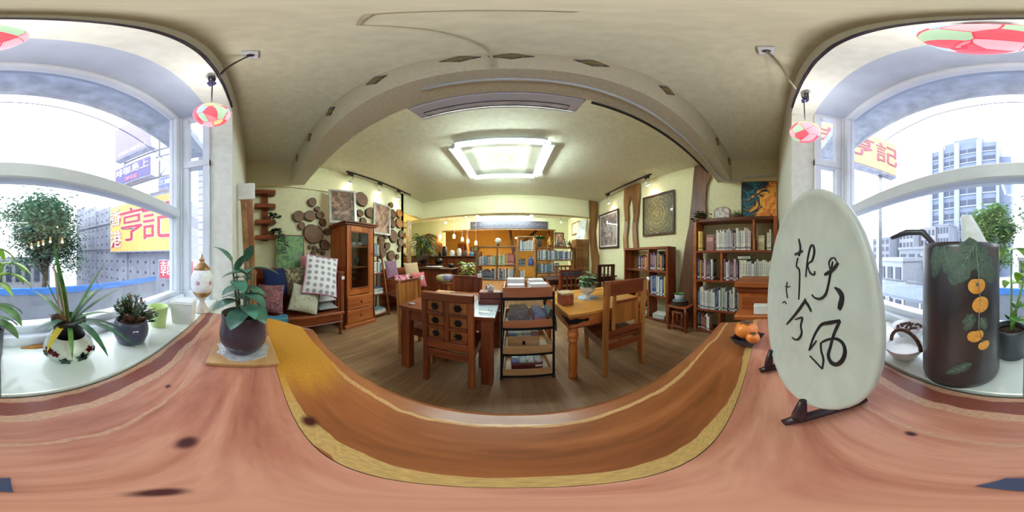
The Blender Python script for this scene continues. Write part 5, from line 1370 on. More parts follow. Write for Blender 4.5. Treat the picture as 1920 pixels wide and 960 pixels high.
# tall bookcase under the fiery painting
O2 = (2.27, 1.12, 0)
bookcase('tall wide brown bookcase under the fiery painting', O2, RZ, 1.25, .28, 1.82, (.05, .418, .89, 1.333), {0: [.42], 2: [.45], 3: [.92]}, .05, (W_ORX, W_REDX))
g = 'books in the tall bookcase'
tl = 'shelf of the tall bookcase'
x, k = row('top ' + tl, g, O2, RZ, .07, .155, 1.333, .40, [12, 9], 20, hmin=.68, hmax=.78, cap=2)
x, k = row('top ' + tl, g, O2, RZ, .36, .90, 1.333, .40, [0, 2, 0, 2, 2, 8, 11, 0], 21, hmin=.62, hmax=.82, start=k)
row('top ' + tl, g, O2, RZ, 1.10, 1.19, 1.333, .40, [0, 1], 22, hmin=.6, hmax=.75, start=k)
for lab, y, col, w, h in (('dusky pink album standing face-out on the tall bookcase top shelf', .875, (150, 104, 100), .13, .25), ('dark red box set with gold lettering on the tall bookcase top shelf', .785, (120, 40, 40), .035, .20), ('small framed cream card right of the divider on the tall bookcase', .10, (206, 190, 150), .10, .22)):
    b = thing('display_album', lab, 'book', (2.36, y, 1.333))
    MB().box(-.012, .012, -w / 2, w / 2, 0, h, .003).build('cover', plain('album_%d' % int(y * 100), col, .5, 0, .1, 20), b)
    MB().box(-.0135, -.012, -w * .38, w * .38, h * .55, h * .8).build('title_panel', plain('album_title_%d' % int(y * 100), tuple(min(255, q + 60) for q in col), .5), b)
x, k = row('second ' + tl, g, O2, RZ, .06, .33, .89, .40, [9, 4, 0, 3, 6, 5, 8, 2], 23, hmin=.62, hmax=.8)
x, k = row('second ' + tl, g, O2, RZ, .475, .70, .89, .40, [0, 6, 6, 11, 2], 24, hmin=.65, hmax=.82, start=k)
row('second ' + tl, g, O2, RZ, .705, 1.19, .89, .40, [1, 1, 0, 2, 0], 25, hmin=.62, hmax=.78, start=k, wmin=.022, wmax=.04)
row('third ' + tl, g, O2, RZ, .06, 1.16, .418, .44, [0, 0, 2, 3, 4, 0, 2, 10, 8, 3], 26, hmin=.6, hmax=.85, wmin=.018, wmax=.036)
row('bottom ' + tl, g, O2, RZ, .06, .26, .05, .33, [0, 8, 4, 5], 27, hmin=.7, hmax=.9)
flat_stack('on the tall bookcase floor board', g, (2.42, .48, .05), 4, (.2, .28), [10, 8, 0, 2], 8)
flat_stack('upon the tall bookcase second row', g, (2.40, .35, .89 + .318), 2, (.14, .2), [2, 0], 9)
# things on top of it
def fiery():
    t = NT('fiery_swirl_paint'); v = t.coords((1, 1, 1)); sp = t.n.new('ShaderNodeSeparateXYZ'); t.link(v, sp.inputs[0])
    n = t.noise(v, 4, 5, .6, 2.2); n2 = t.noise(v, 3, 4, .55, 3.0)
    f = t.math('ADD', t.math('ADD', t.math('MULTIPLY', sp.outputs['X'], 1.0), t.math('MULTIPLY', sp.outputs['Y'], -.35)), t.math('MULTIPLY', t.math('SUBTRACT', n.outputs['Fac'], .5), 1.5))
    f = t.math('ADD', f, .5)
    t.link(t.ramp(f, [(.15, (18, 40, 52)), (.3, (44, 130, 150)), (.36, (20, 50, 76)), (.46, (44, 40, 50)), (.52, (236, 150, 50)), (.62, (244, 190, 90)), (.72, (226, 100, 40)), (.85, (236, 150, 60)), (.95, (60, 40, 60))]), t.b.inputs['Base Color'])
    return t.done('fiery_swirl_paint', .45)
ARTF = fiery()
picture('orange and teal swirling abstract painting standing on the tall bookcase', (2.535, .14, 2.163), (0, -1, 0), (.03, 0, 1), .56, .68, .012, .03, W_TAN, ARTF, None, 'abstract_painting', 'painting')
random.seed(9)
vine('potted_ivy', 'leafy ivy in a red pot at the left end of the tall bookcase top', (2.40, 1.02, 1.82), [(-.05, .10, .13), (-.20, .05, .0), (-.20, -.06, .03), (.02, -.10, .14), (-.21, .03, -.06), (.03, .06, .15), (-.02, -.06, .16)], 9, GREEND, lw=.045)
b = thing('decorated_clock', 'arched cream box clock with floral front on the tall bookcase top', 'box', (2.44, .70, 1.82))
M = face_m((0, 0, 0), (0, -1, 0), (0, 0, 1))
arch = [(-.13, 0), (.13, 0), (.13, .15)] + [(.13 * cos(a), .15 + .06 * sin(a)) for a in [pi * i / 10 for i in range(11)]] + [(-.13, .15)]
MB().prism(arch, -.04, .03, M).build('case', W_MID, b)
MB().prism([(x * .88, .012 + y * .9) for x, y in arch], .03, .034, M).build('floral_panel', pattern('pale_floral_panel', 'cells', [(216, 206, 206), (186, 160, 170), (226, 220, 212), (170, 150, 150)], 40, .5), b)
b = thing('air_plant', 'small sprig plant in a dark dish on the tall bookcase top', 'plant', (2.38, .44, 1.8205))
MB().lathe([(.05, 0), (.075, .02), (.078, .05), (.07, .05), (0, .03)], 18).build('dish', plain('dark_dish', (70, 56, 48), .6), b)
m = MB()
for k in range(14):
    a = k * 2.4; m.leaf((0, 0, .03), (cos(a), sin(a), 1.2), .13, .012, .6, n=4)
m.build('foliage', GREEN, b)
# pictures
def mandala():
    t = NT('bronze_mandala_print'); v = t.coords((1, .85, 1)); w = t.n.new('ShaderNodeTexWave'); w.wave_type = 'RINGS'; w.rings_direction = 'Z'
    t.link(v, w.inputs['Vector']); w.inputs['Scale'].default_value = 4.5; w.inputs['Distortion'].default_value = 2.5; w.inputs['Detail'].default_value = 4; w.inputs['Detail Scale'].default_value = 6
    n = t.noise(v, 16, 5, .7, 1.0); ln = t.n.new('ShaderNodeVectorMath'); ln.operation = 'LENGTH'; t.link(v, ln.inputs[0])
    f = t.math('ADD', t.math('ADD', t.math('MULTIPLY', w.outputs['Fac'], .16), t.math('MULTIPLY', n.outputs['Fac'], 1.0)), t.math('MULTIPLY', ln.outputs['Value'], -.75))
    t.link(t.ramp(f, [(.1, (64, 60, 46)), (.3, (104, 94, 66)), (.5, (150, 130, 84)), (.68, (206, 176, 112)), (.8, (120, 100, 66))]), t.b.inputs['Base Color'])
    return t.done('bronze_mandala_print', .5)
ARTM = mandala()
picture('framed bronze mandala picture with glass above the low bookcase', (XR - .03, 2.08, 2.13), (0, -1, 0), (0, 0, 1), .82, .90, .04, .025, W_DARK, ARTM, None, 'framed_picture', 'picture', True)
ARTW = pattern('grey_violet_scene_print', 'noise', [(60, 50, 52), (110, 92, 96), (150, 130, 130), (200, 186, 176), (90, 74, 80)], 6, .5, bump=0)
picture('large dark framed scene with white mount beside the forked slab', (XR - .03, 3.86, 2.0), (0, -1, 0), (0, 0, 1), .98, 1.06, .045, .025, W_DARK, ARTW, WHITE, 'framed_picture', 'picture', True)
# tree slabs against the wall
def slab(label, outl, x0, th, mat, holes=None, name='timber_slab'):
    t = thing(name, label, 'timber slab', (x0, outl[0][0], 0))
    y0 = outl[0][0]
    M = face_m((0, 0, 0), (0, -1, 0), (0, 0, 1))
    MB().prism([(-(y - y0), z) for y, z in outl], 0, th, M).build('plank', mat, t)
    return t
L = [(1.62, 0), (1.58, .5), (1.52, .9), (1.47, 1.2), (1.42, 1.5), (1.35, 1.8), (1.32, 2.1), (1.29, 2.4), (1.27, 2.7), (1.24, 3.0)]
Rr = [(.94, 3.0), (.95, 2.7), (1.02, 2.5), (1.04, 2.2), (1.03, 2.0), (1.07, 1.8), (1.14, 1.5), (1.17, 1.2), (1.20, .9), (1.24, .5), (1.27, 0)]
slab('broad weathered tree slab leaning between the low and tall bookcases', L + Rr, 2.613, .05, W_GREY)
t = thing('timber_slab', 'forked brown tree slab with a long open slot above the low bookcase', 'timber slab', (2.606, 2.85, 0))
M = face_m((0, 0, 0), (0, -1, 0), (0, 0, 1))
zz = [0, .4, .8, 1.2, 1.45, 1.7, 1.95, 2.2, 2.45, 2.65]
lo = [-.20, -.22, -.21, -.24, -.29, -.31, -.26, -.24, -.27, -.28]; li = [-.05, -.06, -.08, -.10, -.15, -.17, -.12, -.10, -.12, -.06]
ri = [.06, .07, .05, .06, .07, .04, .03, .07, .05, .02]; ro = [.24, .26, .22, .22, .21, .18, .17, .22, .24, .27]
MB().prism([(a, z) for a, z in zip(lo, zz)] + [(a, z) for a, z in list(zip(li, zz))[::-1]], 0, .05, M).build('left_limb', W_MID, t)
MB().prism([(a, z) for a, z in zip(ri, zz)] + [(a, z) for a, z in list(zip(ro, zz))[::-1]], 0, .05, M).build('right_limb', W_MID, t)
MB().prism([(-.28, 2.65), (-.06, 2.65), (-.02, 2.73), (.02, 2.65), (.27, 2.65), (.26, 2.99), (-.26, 2.99)], 0, .05, M).build('crown', W_MID, t)
L = [(4.93, 0), (4.90, .6), (4.92, 1.2), (4.82, 1.7), (4.86, 2.2), (4.82, 2.47)]
Rr = [(4.36, 2.47), (4.38, 2.1), (4.34, 1.7), (4.42, 1.2), (4.47, .6), (4.45, 0)]
sx = [(.30, 0), (.28, .6), (.33, 1.2), (.25, 1.6), (.22, 2.0), (.27, 2.4), (.26, 3.0)]; dx = [(-.02, 3.0), (.0, 2.4), (-.05, 2.0), (.02, 1.5), (.08, 1.0), (.06, .5), (.09, 0)]
t = thing('timber_slab', 'narrow wavy tree slab at the right end of the far beam', 'timber slab', (2.28, 4.44, 0))
MB().prism(sx + dx, 0, .05, face_m((0, 0, 0), (1, 0, 0), (0, 0, 1))).build('plank', W_MID, t)
# stool nest with plants
t = thing('nesting_stools', 'nest of two small turned-leg wooden stools beside the tall bookcase', 'stool', (2.27, 1.345, 0))
def stool(par, cx, cy, w, d, h, y=.0):
    for sx in (-1, 1):
        for sy in (-1, 1):
            x, yy = cx + sx * (w / 2 - .025), cy + sy * (d / 2 - .025)
            MB().lathe([(.020, 0), (.024, .02), (.024, .06), (.014, .08), (.022, .12), (.024, h * .5), (.014, h * .62), (.022, h * .7), (.022, h - .03)], 12, c=(x, yy, 0)).build('leg', W_RED, par)
    MB().box(cx - w / 2, cx + w / 2, cy - d / 2, cy + d / 2, h - .03, h, .006).build('seat', W_REDX, par)
    for s in (-1, 1):
        MB().box(cx - w / 2 + .02, cx + w / 2 - .02, cy + s * (d / 2 - .025) - .008, cy + s * (d / 2 - .025) + .008, .06, .085, .002).build('stretcher', W_REDX, par)
        MB().box(cx + s * (w / 2 - .025) - .008, cx + s * (w / 2 - .025) + .008, cy - d / 2 + .02, cy + d / 2 - .02, .06, .085, .002).build('stretcher', W_REDY, par)
stool(t, 0, 0, .30, .36, .44); stool(t, -.02, 0, .20, .22, .34)
b = thing('bark_slab', 'rough dark bark disc under the bonsai pot on the stool', 'wood disc', (2.27, 1.37, .44))
MB().prism(disc_outline(.13, 5), 0, .05).build('disc', BARK, b)
b = thing('potted_fern', 'small green plant in a white-and-blue pot with saucer on the stool', 'plant', (2.27, 1.37, .49))
MB().lathe([(.06, 0), (.11, .012), (.115, .03), (.105, .03), (0, .02)], 24).build('saucer', plain('blue_grey_saucer', (96, 116, 130), .3, 0, .1), b)
MB().lathe([(.05, .021), (.075, .06), (.08, .12), (.075, .13), (.068, .12), (0, .11)], 24).build('pot', pattern('blue_white_pot_glaze', 'noise', [(226, 230, 232), (140, 164, 190)], 18, .3), b)
m = MB(); random.seed(6)
for k in range(34):
    a = random.random() * 6.28; m.leaf((cos(a) * .03, sin(a) * .03, .115), (cos(a), sin(a), .9), .075, .035, 1.0, n=4)
m.build('foliage', GREEN, b)
# cabinet behind the persimmon dish
t = thing('side_cabinet', 'orange-brown wooden side cabinet with stepped cornice beyond the persimmons', 'cabinet', (1.38, .06, 0))
MB().box(0, .36, -.16, .19, 0, .93, .004).build('body', W_OR, t)
MB().box(-.015, .375, -.175, .205, .93, .975, .008).build('lower_cornice', W_REDY, t)
MB().box(-.035, .395, -.195, .225, .98, 1.03, .010).build('top', W_ORX, t)
MB().box(-.012, .0, -.13, .16, .66, .90, .004).build('drawer', W_ORX, t)
MB().box(-.012, .0, -.13, .16, .06, .63, .004).build('door', W_ORX, t)
MB().box(-.18, -.004, -.165, .195, .74, .78, .006).build('fold_out_ledge', W_ORX, t)
MB().beam((-.17, .16, .75), (-.01, .16, .60), .02, .02, .002).build('ledge_bracket', W_REDX, t); MB().beam((-.17, -.13, .75), (-.01, -.13, .60), .02, .02, .002).build('ledge_bracket', W_REDX, t)
b = thing('white_box', 'small white box on the ledge of the side cabinet', 'box', (1.29, .04, .7805))
MB().box(-.04, .04, -.07, .07, 0, .06, .004).build('box', WHITE, b); MB().box(-.041, .041, -.072, .072, .06, .072, .003).build('lid', WHITE, b)
# ================================================================ far end of the room
# dark table and chairs
t = thing('dining_table', 'dark long table against the right wall beyond the golden table', 'table', (1.62, 3.72, 0))
legs(t, [(sx * .80, sy * .34) for sx in (-1, 1) for sy in (-1, 1)], .71, .07, W_DARKZ)
for i in range(4): MB().box(-.88, .88, -.40 + .2 * i, -.40 + .2 * (i + 1) - .002, .715, .75, .003).build('plank', W_DARK, t)
for s in (-1, 1): MB().box(-.76, .76, s * .34 - .01, s * .34 + .01, .62, .715, .003).build('apron', W_DARK, t)
chair('red-brown chair with a row of painted tiles in its back at the dark table', 1.14, 2.98, .05, 'tiles', .52, .46, .45, .985)
chair('dark slat-backed chair at the right of the dark table', 2.02, 3.10, -.05, 'slats', .44, .42, .45, 1.06, (W_DARKZ, W_DARK, W_DARK))
chair('red-brown slatted chair on the far side of the dark table', 1.45, 4.44, pi, 'slats', .52, .44, .45, .98)
# low, tall and wide bookcases under the far beam
WM = (W_MID, wood('mid_brown_long_wood', (84, 50, 24), (130, 86, 46), (168, 122, 74), 'X', 7))
OA = (-1.07, 4.74, 0)
bookcase('waist-high open bookcase with red books under the far beam', OA, 0, 1.22, .28, 1.55, (.08, .55, .98), {1: [.62], 2: [.62]}, .05, WM)
g = 'books in the open bookcase under the beam'
w = 'shelf of the beam bookcase'
x, k = row('top ' + w, g, OA, 0, .07, .60, .98, .50, [11, 5, 1, 10, 7, 7, 2], 31, hmin=.45, hmax=.62, wmin=.02, wmax=.04)
x, k = row('top ' + w, g, OA, 0, .65, .92, .98, .50, [10, 10, 2, 1], 32, hmin=.5, hmax=.7, wmin=.03, wmax=.05, start=k)
row('top ' + w, g, OA, 0, .93, 1.16, .98, .50, [5], 33, hmin=.62, hmax=.72, wmin=.03, wmax=.04, start=k)
x, k = row('middle ' + w, g, OA, 0, .07, .60, .55, .40, [3, 0, 8, 4, 2], 34, hmin=.55, hmax=.85, wmin=.03, wmax=.06)
row('middle ' + w, g, OA, 0, .65, 1.16, .55, .40, [0, 2, 6, 0, 8], 35, hmin=.6, hmax=.9, wmin=.025, wmax=.05, start=k)
row('bottom ' + w, g, OA, 0, .25, .55, .08, .40, [5, 11], 36, hmin=.6, hmax=.8, wmin=.02, wmax=.03)
OB = (.165, 4.92, 0)
bookcase('tall narrow bookcase between the two lower ones', OB, 0, .54, .26, 1.86, (.08, .53, .95, 1.41), {}, .035, (W_TAN, W_TAN))
g = 'books in the tall narrow bookcase'
row('top shelf of the tall narrow bookcase', g, OB, 0, .05, .49, 1.41, .40, [2, 0, 7, 3, 2, 0], 41, hmin=.65, hmax=.9, wmin=.022, wmax=.04)
x, k = row('second shelf of the tall narrow bookcase', g, OB, 0, .05, .28, .95, .40, [7, 4, 8, 2], 42, hmin=.5, hmax=.65)
row('third shelf of the tall narrow bookcase', g, OB, 0, .05, .24, .53, .38, [0, 8, 2, 5], 43, hmin=.55, hmax=.8)
b = thing('bag', 'blue drawstring bag on the second shelf of the tall narrow bookcase', 'bag', (.58, 5.02, .95))
MB().lathe([(.06, 0), (.085, .03), (.085, .15), (.06, .22), (.025, .25), (.04, .29)], 16).build('sack', pattern('blue_bag_cloth', 'noise', [(60, 80, 160), (110, 130, 190)], 14, .9), b)
MB().lathe([(.03, .245), (.034, .25), (.03, .256)], 12).build('cord', WHITE, b)
OC = (.76, 5.18, 0)
bookcase('wide low bookcase at the right far end topped with statuettes', OC, 0, 1.34, .28, 1.55, (.25, .70, 1.12), {}, .05, WM)
g = 'books in the wide low bookcase'
row('top shelf of the wide low bookcase', g, OC, 0, .06, 1.27, 1.12, .36, [0, 0, 2, 3, 3, 7, 0], 51, hmin=.72, hmax=.95, wmin=.028, wmax=.05)
row('middle shelf of the wide low bookcase', g, OC, 0, .06, .80, .70, .36, [2, 7, 10, 3, 0, 4], 52, hmin=.7, hmax=.95, wmin=.028, wmax=.05)
t = thing('wooden_cabinet', 'plain brown wooden cabinet in the far right corner behind the statuettes', 'cabinet', (2.12, 5.1, 0))
MB().box(0, .46, 0, .45, 0, 1.83, .006).build('carcass', W_MID, t)
MB().box(.02, .225, -.018, 0, .04, 1.79, .004).build('door', WM[1], t); MB().box(.235, .44, -.018, 0, .04, 1.79, .004).build('door', WM[1], t)
# on top of the bookcases
b = thing('globe_lamp', 'white globe on a black stand on the beam bookcase', 'globe', (-.42, 4.87, 1.55))
MB().lathe([(.07, 0), (.07, .02), (.03, .035), (.025, .06)], 18).build('stand', BLACK, b)
MB().ell((0, 0, .15), .095, 20, 12).build('ball', plain('white_globe', (222, 224, 222), .3, 0, .04, 14), b)
b = thing('potted_foliage', 'green leafy plant in a dark vase at the left of the statuettes', 'plant', (.90, 5.32, 1.55))
MB().lathe([(.06, 0), (.09, .06), (.08, .2), (.05, .26), (.06, .29), (.05, .29), (0, .2)], 18).build('vase', plain('dark_vase', (70, 62, 60), .4), b)
m = MB(); random.seed(14)
for k in range(60):
    a = random.random() * 6.28; e = random.uniform(-.1, 1.1); m.leaf((cos(a) * .03, sin(a) * .03, .27), (cos(a), sin(a) * .6, e), random.uniform(.12, .26), .07, .9, n=4)
m.build('foliage', GREEN, b)
def statuette(label, x, z, h, m, sd):
    b = thing('statuette', label, 'statuette', (x, 5.32, z)); rnd = random.Random(sd)
    MB().box(-.07, .07, -.05, .05, 0, .03, .006).build('base', W_DARK, b)
    lean = rnd.uniform(-.04, .04)
    MB().tube([(0, 0, .06), (lean * .5 + .02, 0, h * .3), (lean - .02, 0, h * .55), (lean, 0, h * .75), (lean + .01, 0, h * .85)], [.06, .05, .055, .035, .02], 10).build('figure', m, b)
    MB().ell((lean + .01, 0, h * .92), (.028, .028, h * .09), 10, 8).build('head', m, b)
    MB().tube([(lean - .03, 0, h * .68), (lean - .09, 0, h * .5), (lean - .05, -.03, h * .36)], [.018, .014, .010], 7).build('arm', m, b)
    MB().tube([(lean + .03, 0, h * .68), (lean + .10, 0, h * .6), (lean + .09, -.02, h * .8)], [.018, .014, .010], 7).build('arm', m, b)
GOLDS = plain('gilt_statue', (206, 160, 70), .35, .5, .15, 30); PEWT = plain('pewter_statue', (130, 122, 110), .4, .4, .2, 30)
statuette('golden seated statuette on the wide low bookcase', 1.28, 1.55, .34, GOLDS, 1)
statuette('pewter dancing statuette left of the leaning small frame', 1.48, 1.55, .26, PEWT, 2)
statuette('pewter statuette right of the leaning small frame', 1.78, 1.55, .30, PEWT, 3)
statuette('small brown statuette near the corner cabinet', 1.98, 1.55, .24, plain('brown_statue', (120, 88, 60), .5, .2, .2), 4)
picture('small dark framed print leaning behind the statuettes', (1.62, 5.432, 1.812), (1, .0, 0), (-.0, .06, 1), .34, .52, .03, .02, W_DARK, ART2, None, 'framed_print', 'picture')
picture('tall white framed panel tilted on the corner cabinet', (2.44, 5.34, 2.22), (.45, -.9, 0), (.22, .10, 1), .36, .78, .03, .02, SILV, plain('pale_blue_print', (196, 206, 214), .5, 0, .2, 4), None, 'framed_print', 'picture')
picture('lit wood-framed picture on the right wall beyond the far beam', (XR - .03, 6.3, 2.42), (0, -1, 0), (0, 0, 1), .80, .52, .04, .02, W_MID, pattern('warm_pale_print', 'noise', [(226, 200, 170), (236, 226, 206), (206, 150, 110)], 5, .5, bump=0), None, 'framed_picture', 'picture')
# carved lintel panel
t = thing('carved_panel', 'long dark carved wooden panel over the opening to the orange room', 'panel', (-.14, 7.28, 2.48))
MB().box(-1.75, 1.75, -.04, .0, 0, .36, .006).build('board', plain('dark_grey_wood', (66, 62, 74), .5, 0, .15, 20), t)
m = MB()
for i in range(26):
    cx = -1.6 + 3.2 * i / 25; s = 1 if i % 2 else -1; pts = []
    for k in range(14):
        a = k * .55; r = .085 * (1 - k / 15); pts.append((cx + r * cos(a) * s, -.044, .18 + r * sin(a)))
    m.tube(pts, .009, 5)
for z in (.02, .34): m.tube([(-1.73, -.044, z), (1.73, -.044, z)], .010, 6)
m.build('scroll_carving', plain('light_grey_carving', (116, 112, 126), .5, 0, .15, 20), t)
# orange room: slanted timbers and cabinets
for lab, p0, p1 in (('slanted brown timber post left of centre in the orange room doorway', (-2.0, 7.9, 0), (-2.3, 7.9, 3.0)), ('thick dark timber fork in the middle of the orange room', (.25, 8.4, 0), (-.15, 8.4, 3.0)), ('brown post at the right side of the orange room opening', (1.8, 7.8, 0), (1.75, 7.8, 3.0))):
    t = thing('timber_post', lab, 'post', (0, 0, 0)); MB().beam((p0[0], p0[1], .018), p1, .22, .12, .02).build('post', W_MID if 'fork' not in lab else W_DARKZ, t)
    if 'fork' in lab: MB().beam((.05, 8.4, 1.5), (1.3, 8.4, 2.6), .16, .12, .02).build('branch', W_DARKZ, t)
t = thing('kitchen_shelves', 'dark shelf unit against the orange wall at left', 'shelf', (-3.3, 9.3, 0))
MB().box(0, 1.5, 0, .38, 0, 1.35, .01).build('carcass', W_DARK, t)
MB().box(.1, .5, .05, .3, 1.5, 2.0, .01).build('upper_box', W_RED, t); MB().box(.0, 1.5, 0, .38, 1.36, 1.5, .01).build('top_shelf', W_RED, t)
for x in (.6, 1.0): MB().box(x, x + .3, .05, .3, 1.5, 1.8, .01).build('crate', W_MID, t)
# bar counter with driftwood and things on it
t = thing('bar_counter', 'long dark wooden bar counter at the left far end', 'counter', (-4.1, 4.95, 0))
MB().box(0, 2.95, 0, .55, 1.20, 1.25, .012).build('top', W_DARK, t)
for i in range(10): MB().box(.02 + .29 * i, .02 + .29 * (i + 1) - .004, .06, .10, 0, 1.20, .004).build('front_board', W_RED, t)
MB().box(.02, 2.92, .10, .5, 0, 1.20).build('body', W_DARK, t)
random.seed(17)
BLUEPL = plain('blue_pottery', (90, 150, 190), .3)
for i, (lab, x, r, h, m) in enumerate((('white ceramic canister on the bar, left of the tall one', -1.98, .085, .20, WHITE), ('tall white canister in the middle of the bar', -1.72, .075, .26, WHITE), ('dark grinder on the bar beside the big plant', -2.25, .08, .34, BLACK), ('brown clay jar on the bar', -1.52, .08, .18, plain('brown_clay', (110, 84, 64), .6)), ('blue folded-paper pot on the bar', -1.30, .08, .14, BLUEPL), ('small dark tin on the bar near the plant', -2.42, .06, .15, BLACK))):
    b = thing('bar_jar', lab, 'jar', (x, 5.12, 1.25), 0, 'jars on the bar')
    MB().lathe([(r * .9, 0), (r, .02), (r, h * .75), (r * .7, h * .85)], 16).build('body', m, b); MB().lathe([(r * .75, h * .85), (r * .75, h * .95), (r * .2, h)], 14).build('lid', m, b)
def bushy(name, label, loc, pr, ph, potm, n, spread, hgt, L, W, mats, sd, droop=1.0):
    b = thing(name, label, 'plant', loc); rnd = random.Random(sd)
    MB().lathe([(pr * .7, 0), (pr, ph * .6), (pr * 1.02, ph), (pr * .9, ph), (0, ph * .8)], 18).build('pot', potm, b)
    ms = [MB() for _ in mats]; st = MB()
    for k in range(n):
        a = rnd.random() * 6.28; rr = rnd.random() ** .5; z = ph + hgt * rnd.random() ** .8
        p = Vector((cos(a) * rr * spread * .5, sin(a) * rr * spread * .5, z))
        if k % 5 == 0: st.tube([(0, 0, ph * .8), p], .004, 5)
        ms[k % len(mats)].leaf(p, (cos(a), sin(a), rnd.uniform(-.2, .7)), L * rnd.uniform(.7, 1.2), W, droop, n=5)
    for q, m in zip(ms, mats): q.build('foliage', m, b)
    st.build('stems', STEM, b); return b
bushy('large_potted_plant', 'large bushy palm-like plant on the bar at left', (-2.70, 4.46, 1.0), .14, .22, plain('black_pot', (40, 36, 36), .5), 230, .42, .70, .34, .045, [GREENB, GREEND, GREENB, GREENL], 5, 1.3)
t = thing('plant_stand', 'dark wooden stand under the large palm-like plant', 'stand', (-2.70, 4.46, 0))
MB().box(-.2, .2, -.2, .2, .96, 1.0, .006).build('top', W_DARK, t)
for x in (-.17, .17):
    for y in (-.17, .17): MB().box(x - .02, x + .02, y - .02, y + .02, 0, .96, .004).build('leg', W_DARKZ, t)
bushy('potted_plant', 'small leafy plant on the right end of the bar', (-1.22, 5.35, 1.25), .07, .12, plain('terracotta', (130, 70, 54), .7), 40, .16, .16, .12, .05, [GREEN], 6)
t = thing('timber_slab', 'rounded brown timber slab standing behind the large plant', 'timber slab', (-3.55, 6.3, 0))
MB().prism([(-.8, 0), (.75, 0), (.78, 1.3), (.70, 1.75), (.45, 2.10), (.05, 2.25), (-.4, 2.15), (-.7, 1.85), (-.8, 1.3)], -.05, .05, face_m((0, 0, 0), (1, 0, 0), (0, 0, 1))).build('plank', W_MID, t)
picture('pale print standing in the alcove behind the large plant', (-3.72, 5.30, 1.58), (1, .25, 0), (0, .1, 1), .34, .62, .03, .02, SILV, plain('pale_grey_print', (190, 196, 186), .5, 0, .3, 5), None, 'framed_print', 'picture')
# low reception counter with tray, stool and plants
t = thing('low_counter', 'low brown plank counter with a sign tray in front of the bar', 'counter', (-2.50, 3.62, 0))
MB().box(0, 1.10, -.02, .5, .90, .94, .008).build('top', W_DARK, t)
for i in range(6): MB().box(.03 + .175 * i, .03 + .175 * (i + 1) - .004, .02, .05, 0, .90, .004).build('front_board', W_RED, t)
MB().box(.03, 1.07, .05, .46, 0, .90).build('body', W_DARK, t)
b = thing('paper_tray', 'tray of white papers on the low counter', 'tray', (-2.0, 3.85, .94))
MB().box(-.26, .26, -.14, .14, 0, .02, .004).build('tray', W_DARK, b)
for i in range(3): MB().box(-.22 + .15 * i, -.09 + .15 * i, -.10, .10, .0205, .03 + .008 * i, .001).build('papers', WHITE, b)
for lab, x, y, r in (('round black pot beside the driftwood', -1.58, 4.02, .08), ('larger round black pot behind the low counter', -2.2, 4.55, .13)):
    b = thing('black_pot', lab, 'pot', (x, y, .94 if y < 4.1 else 0))
    if y > 4.1: MB().box(-.16, .16, -.16, .16, 0, 1.0, .006).build('pedestal', W_DARKZ, b)
    z = 0 if y < 4.1 else 1.0
    MB().lathe([(r * .6, z), (r, z + r * .6), (r * .95, z + r * 1.1), (r * .6, z + r * 1.4), (r * .5, z + r * 1.4), (0, z + r)], 18).build('pot', BLACK, b)
t = thing('driftwood', 'gnarled dark driftwood log behind the settee cushions', 'driftwood', (-2.60, 3.60, .0))
MB().tube([(0, 0, 0), (.01, .0, .5), (-.0, .02, .95), (.06, .16, 1.10), (.18, .28, 1.2), (.36, .38, 1.25)], [.05, .05, .06, .08, .08, .05], 12).build('trunk', BARK, t)
MB().tube([(-.0, 0, .9), (-.02, -.06, 1.02), (-.02, -.09, 1.08)], [.05, .04, .02], 9).build('branch', BARK, t)
t = thing('round_stool', 'round wooden stool with a multicoloured cushion in front of the low counter', 'stool', (-1.38, 3.22, 0))
for k in range(4):
    a = pi / 4 + k * pi / 2; MB().beam((cos(a) * .19, sin(a) * .19, 0), (cos(a) * .14, sin(a) * .14, .66), .05, .05, .006).build('leg', W_GOLDZ, t)
MB().lathe([(.20, .66), (.21, .67), (.21, .70), (.19, .705)], 24).build('seat', W_RED, t)
MB().lathe([(.19, .706), (.22, .74), (.225, .78), (.20, .83), (.12, .85), (0, .852)], 24).build('cushion', pattern('patchwork_cloth', 'cells', [(150, 140, 100), (120, 110, 140), (170, 160, 150), (104, 90, 120), (180, 170, 110)], 9, .9), t)
bushy('potted_plant', 'green leafy plant standing behind the patchwork stool', (-1.08, 3.78, .62), .09, .16, plain('terracotta', (130, 70, 54), .7), 70, .26, .30, .17, .05, [GREEN, GREENL], 7)
t = thing('plant_stand', 'small wooden stand under the plant behind the stool', 'stand', (-1.08, 3.78, 0)); MB().box(-.12, .12, -.12, .12, .58, .62, .004).build('top', W_RED, t)
for x in (-.1, .1):
    for y in (-.1, .1): MB().box(x - .015, x + .015, y - .015, y + .015, 0, .58, .003).build('leg', W_RED, t)
t = thing('till_drawer', 'small orange-brown drawer chest with papers beside the beam bookcase', 'drawer chest', (-1.16, 4.28, 0))
MB().box(-.2, .2, -.15, .15, 0, .78, .006).build('pedestal', W_RED, t); MB().box(-.18, .18, -.16, .13, .79, .98, .006).build('drawer_box', W_OR, t)
MB().box(-.14, .14, -.168, -.16, .83, .94, .002).build('drawer_front', W_ORX, t); MB().box(-.15, .15, -.12, .10, .981, 1.0, .003).build('papers', WHITE, t)
